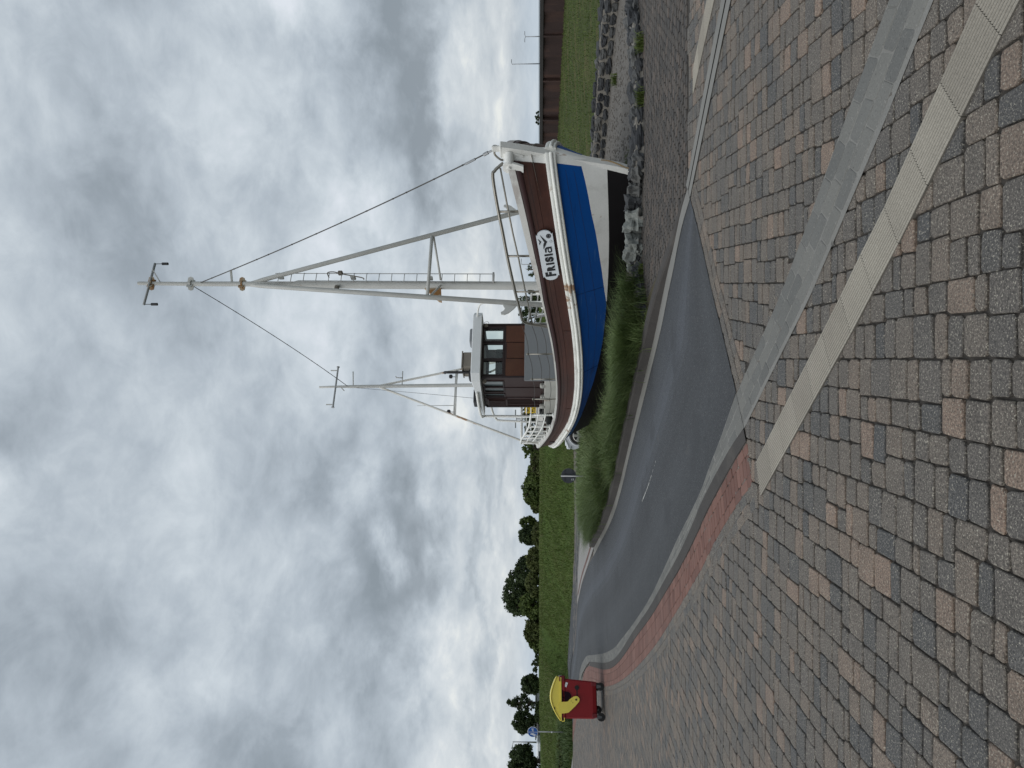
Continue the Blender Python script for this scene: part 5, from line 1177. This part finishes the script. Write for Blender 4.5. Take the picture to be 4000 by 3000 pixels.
TR = [  # bearing tangent, top elevation tangent, distance, width m, material, shape, label
    ('bushy_tree', -.107, .0125, 62, 3.4, mLeafO, 'dome', 'low leafy bush rising just left of the boat stern', 1700),
    ('bushy_tree', -.125, .0165, 64, 3.0, mLeafG, 'dome', 'mid height green bush between the stern bush and the domed tree', 1900),
    ('bushy_tree', -.148, .0255, 66, 3.9, mLeafG, 'dome', 'broad domed green tree nearest to the boat on the bank', 3200),
    ('bushy_tree', -.168, .013, 66, 2.2, mLeafO, 'dome', 'low olive bush on the left shoulder of the domed tree', 1400),
    ('round_tree', -.196, .0245, 74, 1.7, mLeafG, 'round', 'slim yellowish tree touching the small round dark tree', 1500),
    ('round_tree', -.2135, .0265, 72, 2.3, mLeafD, 'round', 'small round dark tree standing apart in the bank skyline', 2600),
    ('bushy_tree', -.212, .0095, 64, 2.8, mLeafO, 'dome', 'olive bush in front of the small round dark tree', 1800),
    ('bushy_tree', -.246, .0185, 66, 3.0, mLeafO, 'dome', 'olive bush beginning the largest clump of trees', 2200),
    ('broad_tree', -.264, .033, 76, 3.6, mLeafD, 'round', 'dark tree on the right shoulder of the largest tree', 2600),
    ('broad_tree', -.294, .050, 78, 5.4, mLeafD, 'round', 'largest and tallest dark broad tree of the bank', 4600),
    ('broad_tree', -.311, .044, 80, 3.0, mLeafD, 'round', 'dark tree leaning on the left side of the largest tree', 2400),
    ('bushy_tree', -.311, .030, 68, 3.0, mLeafG, 'dome', 'brighter green bushy tree in front of the largest tree', 2600),
    ('bushy_tree', -.280, .021, 66, 3.2, mLeafO, 'dome', 'olive undergrowth bush below the largest tree', 1700),
    ('bushy_tree', -.347, .0225, 68, 3.0, mLeafO, 'dome', 'rounded olive bush left of the largest clump', 2600),
    ('bushy_tree', -.361, .0165, 68, 2.4, mLeafG, 'dome', 'outermost sloping bush of the largest clump', 1600),
    ('low_bush', -.381, .004, 90, 3, mLeafD, 'dome', 'very low dark bush on the bank edge right of the hazy tree', 900),
    ('round_tree', -.396, .009, 120, 2.8, mLeafD, 'round', 'tiny hazy tree just peeping above the bank by the bin', 700),
    ('bushy_tree', -.4225, .0285, 82, 2.6, mLeafD, 'dome', 'dark tree rising directly above the yellow bin lid', 2800),
    ('spiky_tree', -.449, .0485, 84, 2.8, mLeafD, 'cone', 'pointed sparse tree towering left of the bin lid', 1100),
    ('round_tree', -.476, .0365, 80, 2.7, mLeafD, 'round', 'compact dark round tree above the blue path sign', 3000),
    ('round_tree', -.531, .041, 70, 3.6, mLeafD, 'round', 'big dark tree at the left edge beside the pale building', 3600),
    ('bushy_tree', -.556, .038, 70, 4.6, mLeafD, 'dome', 'dark tree cut by the left picture edge', 2200),
    ('low_bush', -.463, .005, 70, 2.6, mLeafD, 'dome', 'low dark shrub under the compact round tree', 900),
    ('young_tree', -.090, .021, 52, 1.7, mLeafG, 'round', 'leafy sapling beside the stern rail of the boat', 420),
    ('young_tree', -.040, .020, 56, 2.2, mLeafD, 'round', 'dark tree seen through the stern rails left of the detour sign', 900),
    ('young_tree', -.062, .018, 56, 1.8, mLeafD, 'round', 'dark tree seen through the stern rails nearest the stern', 700),
    ('young_tree', .098, .030, 60, 2.8, mLeafD, 'round', 'dark tree seen through the deck railing beside the white chair', 1000),
    ('young_tree', .118, .026, 60, 2.4, mLeafD, 'round', 'dark tree seen through the deck railing right of the chair', 800),
]
for i, (nm, tx, ty, D, w, m, shp, lab, n) in enumerate(TR):
    x = tx * D; base = 1.38 if x < 3 else -.1; top = 1.65 + ty * D + .1; h = top - base
    tree(nm, x, D, base, h, w, m, lab, int(n * 2.0), .14 if D > 60 else .11, shp, 20 + i, .04 if shp == 'dome' else (.12 if shp == 'cone' else .14), 'bush' if 'bush' in nm else 'tree')
for x, y, h, w, lab, n in ((56.2, 150, .9, 3.4, 'tiny far tree above the pile wall between the two lamp posts', 500), (46.0, 152, .75,3.6, 'tiny far tree above the pile wall close to the bow', 500), (24.4, 152, 4.0, 4.2, 'far tree seen through the bow railing beside a lamp post', 700)):
    tree('far_tree', x, y, -.1 + (1.6 if x != 24.4 else 1.2), h, w, mLeafD, lab, n, .22, 'dome', int(x), .05)
# shrub tufts on the bank left of the path sign
for (x, y, lab, s) in ((-19.6, 38.6, 'yellowish broad-leaved shrub on the bank left of the path sign', 5), (-20.7, 38.9, 'dark leafy shrub on the bank farther left of the path sign', 6)):
    o = MB(); crown(o, (0, 0, .25), (.45, .4, .3), 420, .07, s); q = o.build('shrub', mLeafO); q.location = (x, y, bank_z(x, y)); tag(q, lab, 'shrub')

# ------------------------------------------------------------------ lamp posts
def lamp(x, y, z0, h, lab, arms=1, L=.9):
    t = thing('street_lamp', lab, 'street lamp', (x, y, z0), 0, 'distant street lamps')
    b = MB(); b.tube([(0, 0, 0), (0, 0, h)], [.11, .06], 8); b.build('pole', mGalv, t, True)
    for s in ((1, -1) if arms == 2 else (arms,)):
        b = MB(); b.tube([(0, 0, h - .05), (s * L, 0, h + .04)], .045, 6); b.rbox(min(s * L, s * (L + .5)), max(s * L, s * (L + .5)), -.12, .12, h - .0, h + .1, .02); b.build('lamp_head', mGalv, t)
lamp(54.1, 120, -.1, 6.25, 'taller distant lamp post above the pile wall', 1, .3)
lamp(58.7, 120, -.1, 4.0, 'shorter distant lamp post above the pile wall towards the right edge', 2, .4)
lamp(-45.4, 90, 1.3, 3.6, 'thin lamp post beside the pale building on the bank', -1, .5)
lamp(20.2, 120, -.1, 4.6, 'distant lamp post seen through the bow railing', 1, .5)
lamp(-3.05, 62, 1.3, 2.3, 'distant double lamp seen through the stern gantry', 2, .3)
# ------------------------------------------------------------------ small buildings and vehicles beyond the bank
def house_(name, x0, x1, y, z0, z1, dy, lab, mw, rows):
    t = thing(name, lab, 'building', ((x0 + x1) / 2, y, z0), R(0)); w = (x1 - x0) / 2
    b = MB(); b.box(-w, w, 0, dy, 0, z1 - z0); b.build('wall', mw, t)
    b = MB(); b.box(-w - .15, w + .15, -.15, dy + .15, z1 - z0 + .003, z1 - z0 + .10); b.build('roof', mRoofD, t)
    for k in range(rows):
        x = -w + (k + .5) * 2 * w / rows; b = MB(); b.box(x - .35, x + .35, -.02, .03, .3 * (z1 - z0), .75 * (z1 - z0)); b.build('window', mCarG, t)
house_('low_building', -40.9, -37.6, 82, .9, 1.92, 6, 'low grey flat-roofed building left of the path sign', mBgrey, 3)
house_('harbour_hut', 21.3, 23.6, 130, -.1, 2.3, 4, 'small white hut seen through the bow railing', mBwall, 1)
def van(name, x, y, z0, L, H, lab, m, cat):
    t = thing(name, lab, cat, (x, y, z0), 0)
    b = MB(); b.rbox(-L / 2, L / 2, -.9, .9, .3, H, .12); b.build('body', m, t)
    b = MB(); b.box(-L * .42, L * .12, -.915, -.905, H * .58, H * .86); b.build('side_window', mCarG, t)
    for sx in (-1, 1): b = MB(); b.tube([(sx * L * .32, -.92, .3), (sx * L * .32, -.7, .3)], .3, 14); b.build('wheel', mRub, t)
van('parked_van', -37.25, 78, .35, 1.9, 1.45, 'dark van parked under the blue path sign', mDarkI, 'van')
van('camper_van', -41.2, 80, .25, 2.6, 1.6, 'white camper van between the lamp post and the big dark tree', mCar, 'van')

# ------------------------------------------------------------------ sky, sun, camera
w = bpy.data.worlds.new('World'); sc.world = w; w.use_nodes = True; nt = w.node_tree; N = NT(nt)
for n in list(nt.nodes): nt.nodes.remove(n)
out = N.n('ShaderNodeOutputWorld'); bg = N.n('ShaderNodeBackground'); N.link(bg.outputs[0], out.inputs[0])
sky = N.n('ShaderNodeTexSky', sky_type='NISHITA'); sky.sun_disc = False; sky.sun_elevation = R(50); sky.sun_rotation = R(-125); sky.dust_density = 2.
dirv = N.n('ShaderNodeTexCoord').outputs['Generated']
sx = N.n('ShaderNodeSeparateXYZ'); N.link(dirv, sx.inputs[0]); dx, dy, dz = sx.outputs
az = N.math('ARCTAN2', dx, dy); el = N.math('ARCSINE', N.math('MINIMUM', N.math('MAXIMUM', dz, -1.), 1.))
den = N.math('ADD', N.math('MAXIMUM', dz, 0.), .16)
cp = N.n('ShaderNodeCombineXYZ'); N.link(N.math('DIVIDE', dx, den), cp.inputs[0]); N.link(N.math('DIVIDE', dy, den), cp.inputs[1]); pv = cp.outputs[0]
sv = N.n('ShaderNodeVectorMath', operation='MULTIPLY'); N.link(dirv, sv.inputs[0]); sv.inputs[1].default_value = (1, 1, 1.75); sv = sv.outputs[0]
mv = N.mix(.16, sv, pv)
n1, n1c = N.noise(mv, 3.7, 7, .57, .25)
n2, _ = N.noise(pv, .55, 3, .5, .2)
n3, _ = N.noise(mv, 12., 6, .62, .4)
wv = N.n('ShaderNodeVectorMath', operation='MULTIPLY_ADD'); N.link(n1c, wv.inputs[0]); wv.inputs[1].default_value = (.25, .25, .25); N.link(mv, wv.inputs[2])
vo = N.n('ShaderNodeTexVoronoi', feature='F1'); vo.inputs['Scale'].default_value = 6.5; vo.inputs['Detail'].default_value = 2.; vo.inputs['Roughness'].default_value = .55; vo.normalize = True; N.link(wv.outputs[0], vo.inputs['Vector'])
# warped angles give the placed cloud masses torn edges
sc1 = N.n('ShaderNodeSeparateColor'); wn1, wc1 = N.noise(mv, 5., 6, .6, .2); N.link(wc1, sc1.inputs[0])
azw = N.math('MULTIPLY_ADD', N.math('SUBTRACT', sc1.outputs[0], .5), .24, az); elw = N.math('MULTIPLY_ADD', N.math('SUBTRACT', sc1.outputs[1], .5), .16, el)
LOB = [  # azimuth, elevation, half widths, strength (+ bright, - dark)
    (.50, .17, .16, .035, -.55), (.37, .20, .10, .05, -.30), (.31, .15, .13, .022, -.45), (.06, .215, .09, .05, -.28), (.25, .53, .17, .09, -.34), (.25, .36, .1, .05, -.16),
    (-.083, .28, .08, .06, -.34), (-.20, .175, .11, .035, -.55), (-.27, .235, .12, .045, -.45), (-.36, .45, .12, .09, -.30), (-.05, .66, .10, .09, -.36), (-.11, .53, .1, .07, -.22), (-.36, .6, .13, .08, -.26), (-.5, .34, .1, .07, -.34), (-.40, .21, .09, .03, -.35), (-.16, .21, .06, .06, -.2),
    (.55, .62, .2, .12, .05), (.34, .54, .07, .05, .24), (.30, .38, .1, .05, .22), (.50, .31, .05, .03, .45), (.25, .255, .05, .03, .3), (-.19, .72, .08, .06, .35), (-.10, .655, .035, .03, .3), (-.19, .46, .14, .05, .18), (-.16, .262, .05, .035, .4), (-.245, .205, .035, .02, .5), (-.43, .43, .05, .12, .22),
    (-.3, .10, .35, .045, .26), (-.35, .055, .35, .03, .12), (-.3, .075, .3, .010, -.3), (-.15, .05, .12, .012, -.3), (-.45, .09, .1, .012, -.25), (.45, .06, .18, .022, .12), (.15, .12, .14, .03, .05), (.1, .3, .12, .05, .15), (-.48, .14, .16, .03, .3)]
acc = None
for a0, e0, sa, se, k in LOB:
    u = N.math('MULTIPLY', N.math('SUBTRACT', azw, a0), 1 / sa); v = N.math('MULTIPLY', N.math('SUBTRACT', elw, e0), 1 / se)
    q = N.math('MULTIPLY_ADD', u, u, N.math('MULTIPLY', v, v)); gsn = N.math('EXPONENT', N.math('MULTIPLY', q, -1.))
    acc = N.math('MULTIPLY', gsn, k) if acc is None else N.math('MULTIPLY_ADD', gsn, k, acc)
v = N.math('MULTIPLY_ADD', N.math('SUBTRACT', n1, .5), 1.35, .57)
v = N.math('MULTIPLY_ADD', N.math('SUBTRACT', n2, .5), .55, v)
v = N.math('MULTIPLY_ADD', N.math('SUBTRACT', n3, .5), .62, v)
midw = N.math('MULTIPLY_ADD', N.math('DIVIDE', N.math('SUBTRACT', .6, el), .35, clamp=True), .5, .3)
v = N.math('MULTIPLY_ADD', N.math('SUBTRACT', .36, vo.outputs['Distance']), midw, v)
v = N.math('ADD', v, N.math('MULTIPLY', acc, .82))
cl = N.ramp(v, [(.0, srgb(138, 148, 156)), (.25, srgb(156, 166, 175)), (.5, srgb(179, 189, 198)), (.75, srgb(202, 211, 218)), (1., srgb(222, 228, 235))])
low = N.ramp(v, [(.0, srgb(145, 153, 161)), (.3, srgb(166, 175, 183)), (.55, srgb(186, 195, 203)), (.85, srgb(212, 218, 222)), (1., srgb(231, 234, 232))])
lf = N.math('SUBTRACT', 1., N.math('DIVIDE', N.math('SUBTRACT', el, .09), .13, clamp=True), clamp=True)
c = N.mix(lf, cl, low)
band = N.math('SUBTRACT', 1., N.math('DIVIDE', N.math('SUBTRACT', el, .006), .03, clamp=True), clamp=True)
c = N.mix(N.math('MULTIPLY', band, .65), c, srgb(184, 199, 213))
skc = N.n('ShaderNodeVectorMath', operation='SCALE'); N.link(sky.outputs[0], skc.inputs[0]); skc.inputs['Scale'].default_value = .10
# a few thin gaps where the blue shows through
gap = N.math('MULTIPLY', N.math('DIVIDE', N.math('SUBTRACT', wn1, .66), .08, clamp=True), .35)
gap = N.math('MULTIPLY', gap, N.math('SUBTRACT', 1., N.math('DIVIDE', N.math('SUBTRACT', el, .16), .06, clamp=True), clamp=True))
c = N.mix(gap, c, skc.outputs[0])
c = N.mix(.05, c, skc.outputs[0])
N.link(c, bg.inputs['Color']); bg.inputs['Strength'].default_value = 1.04
sun = bpy.data.lights.new('sun', 'SUN'); sun.energy = 1.5; sun.angle = R(75); sun.color = (1, .96, .9)
so = bpy.data.objects.new('sun', sun); col.objects.link(so)
sd = Vector((sin(R(-125)) * cos(R(50)), cos(R(-125)) * cos(R(50)), sin(R(50)))); so.rotation_euler = (-sd).to_track_quat('-Z', 'Y').to_euler()

cam = bpy.data.cameras.new('camera'); co = bpy.data.objects.new('camera', cam); col.objects.link(co); sc.camera = co
cam.sensor_width = 36; cam.sensor_fit = 'HORIZONTAL'; cam.lens = 2773 / 4000 * 36; cam.clip_end = 6000; cam.clip_start = .05
pt_ = math.atan(103 / 2773); F = Vector((0, cos(pt_), sin(pt_))); U = Vector((0, -sin(pt_), cos(pt_))); Rr = Vector((1, 0, 0))
co.matrix_world = Matrix(((-U.x, Rr.x, -F.x, 0), (-U.y, Rr.y, -F.y, 0), (-U.z, Rr.z, -F.z, 1.65), (0, 0, 0, 1)))
sc.render.engine = 'CYCLES'
sc.view_settings.view_transform = 'Standard'; sc.view_settings.look = 'None'; sc.view_settings.gamma = 1.0; sc.view_settings.exposure = 0.0
sc.cycles.max_bounces = 6; sc.cycles.transparent_max_bounces = 12
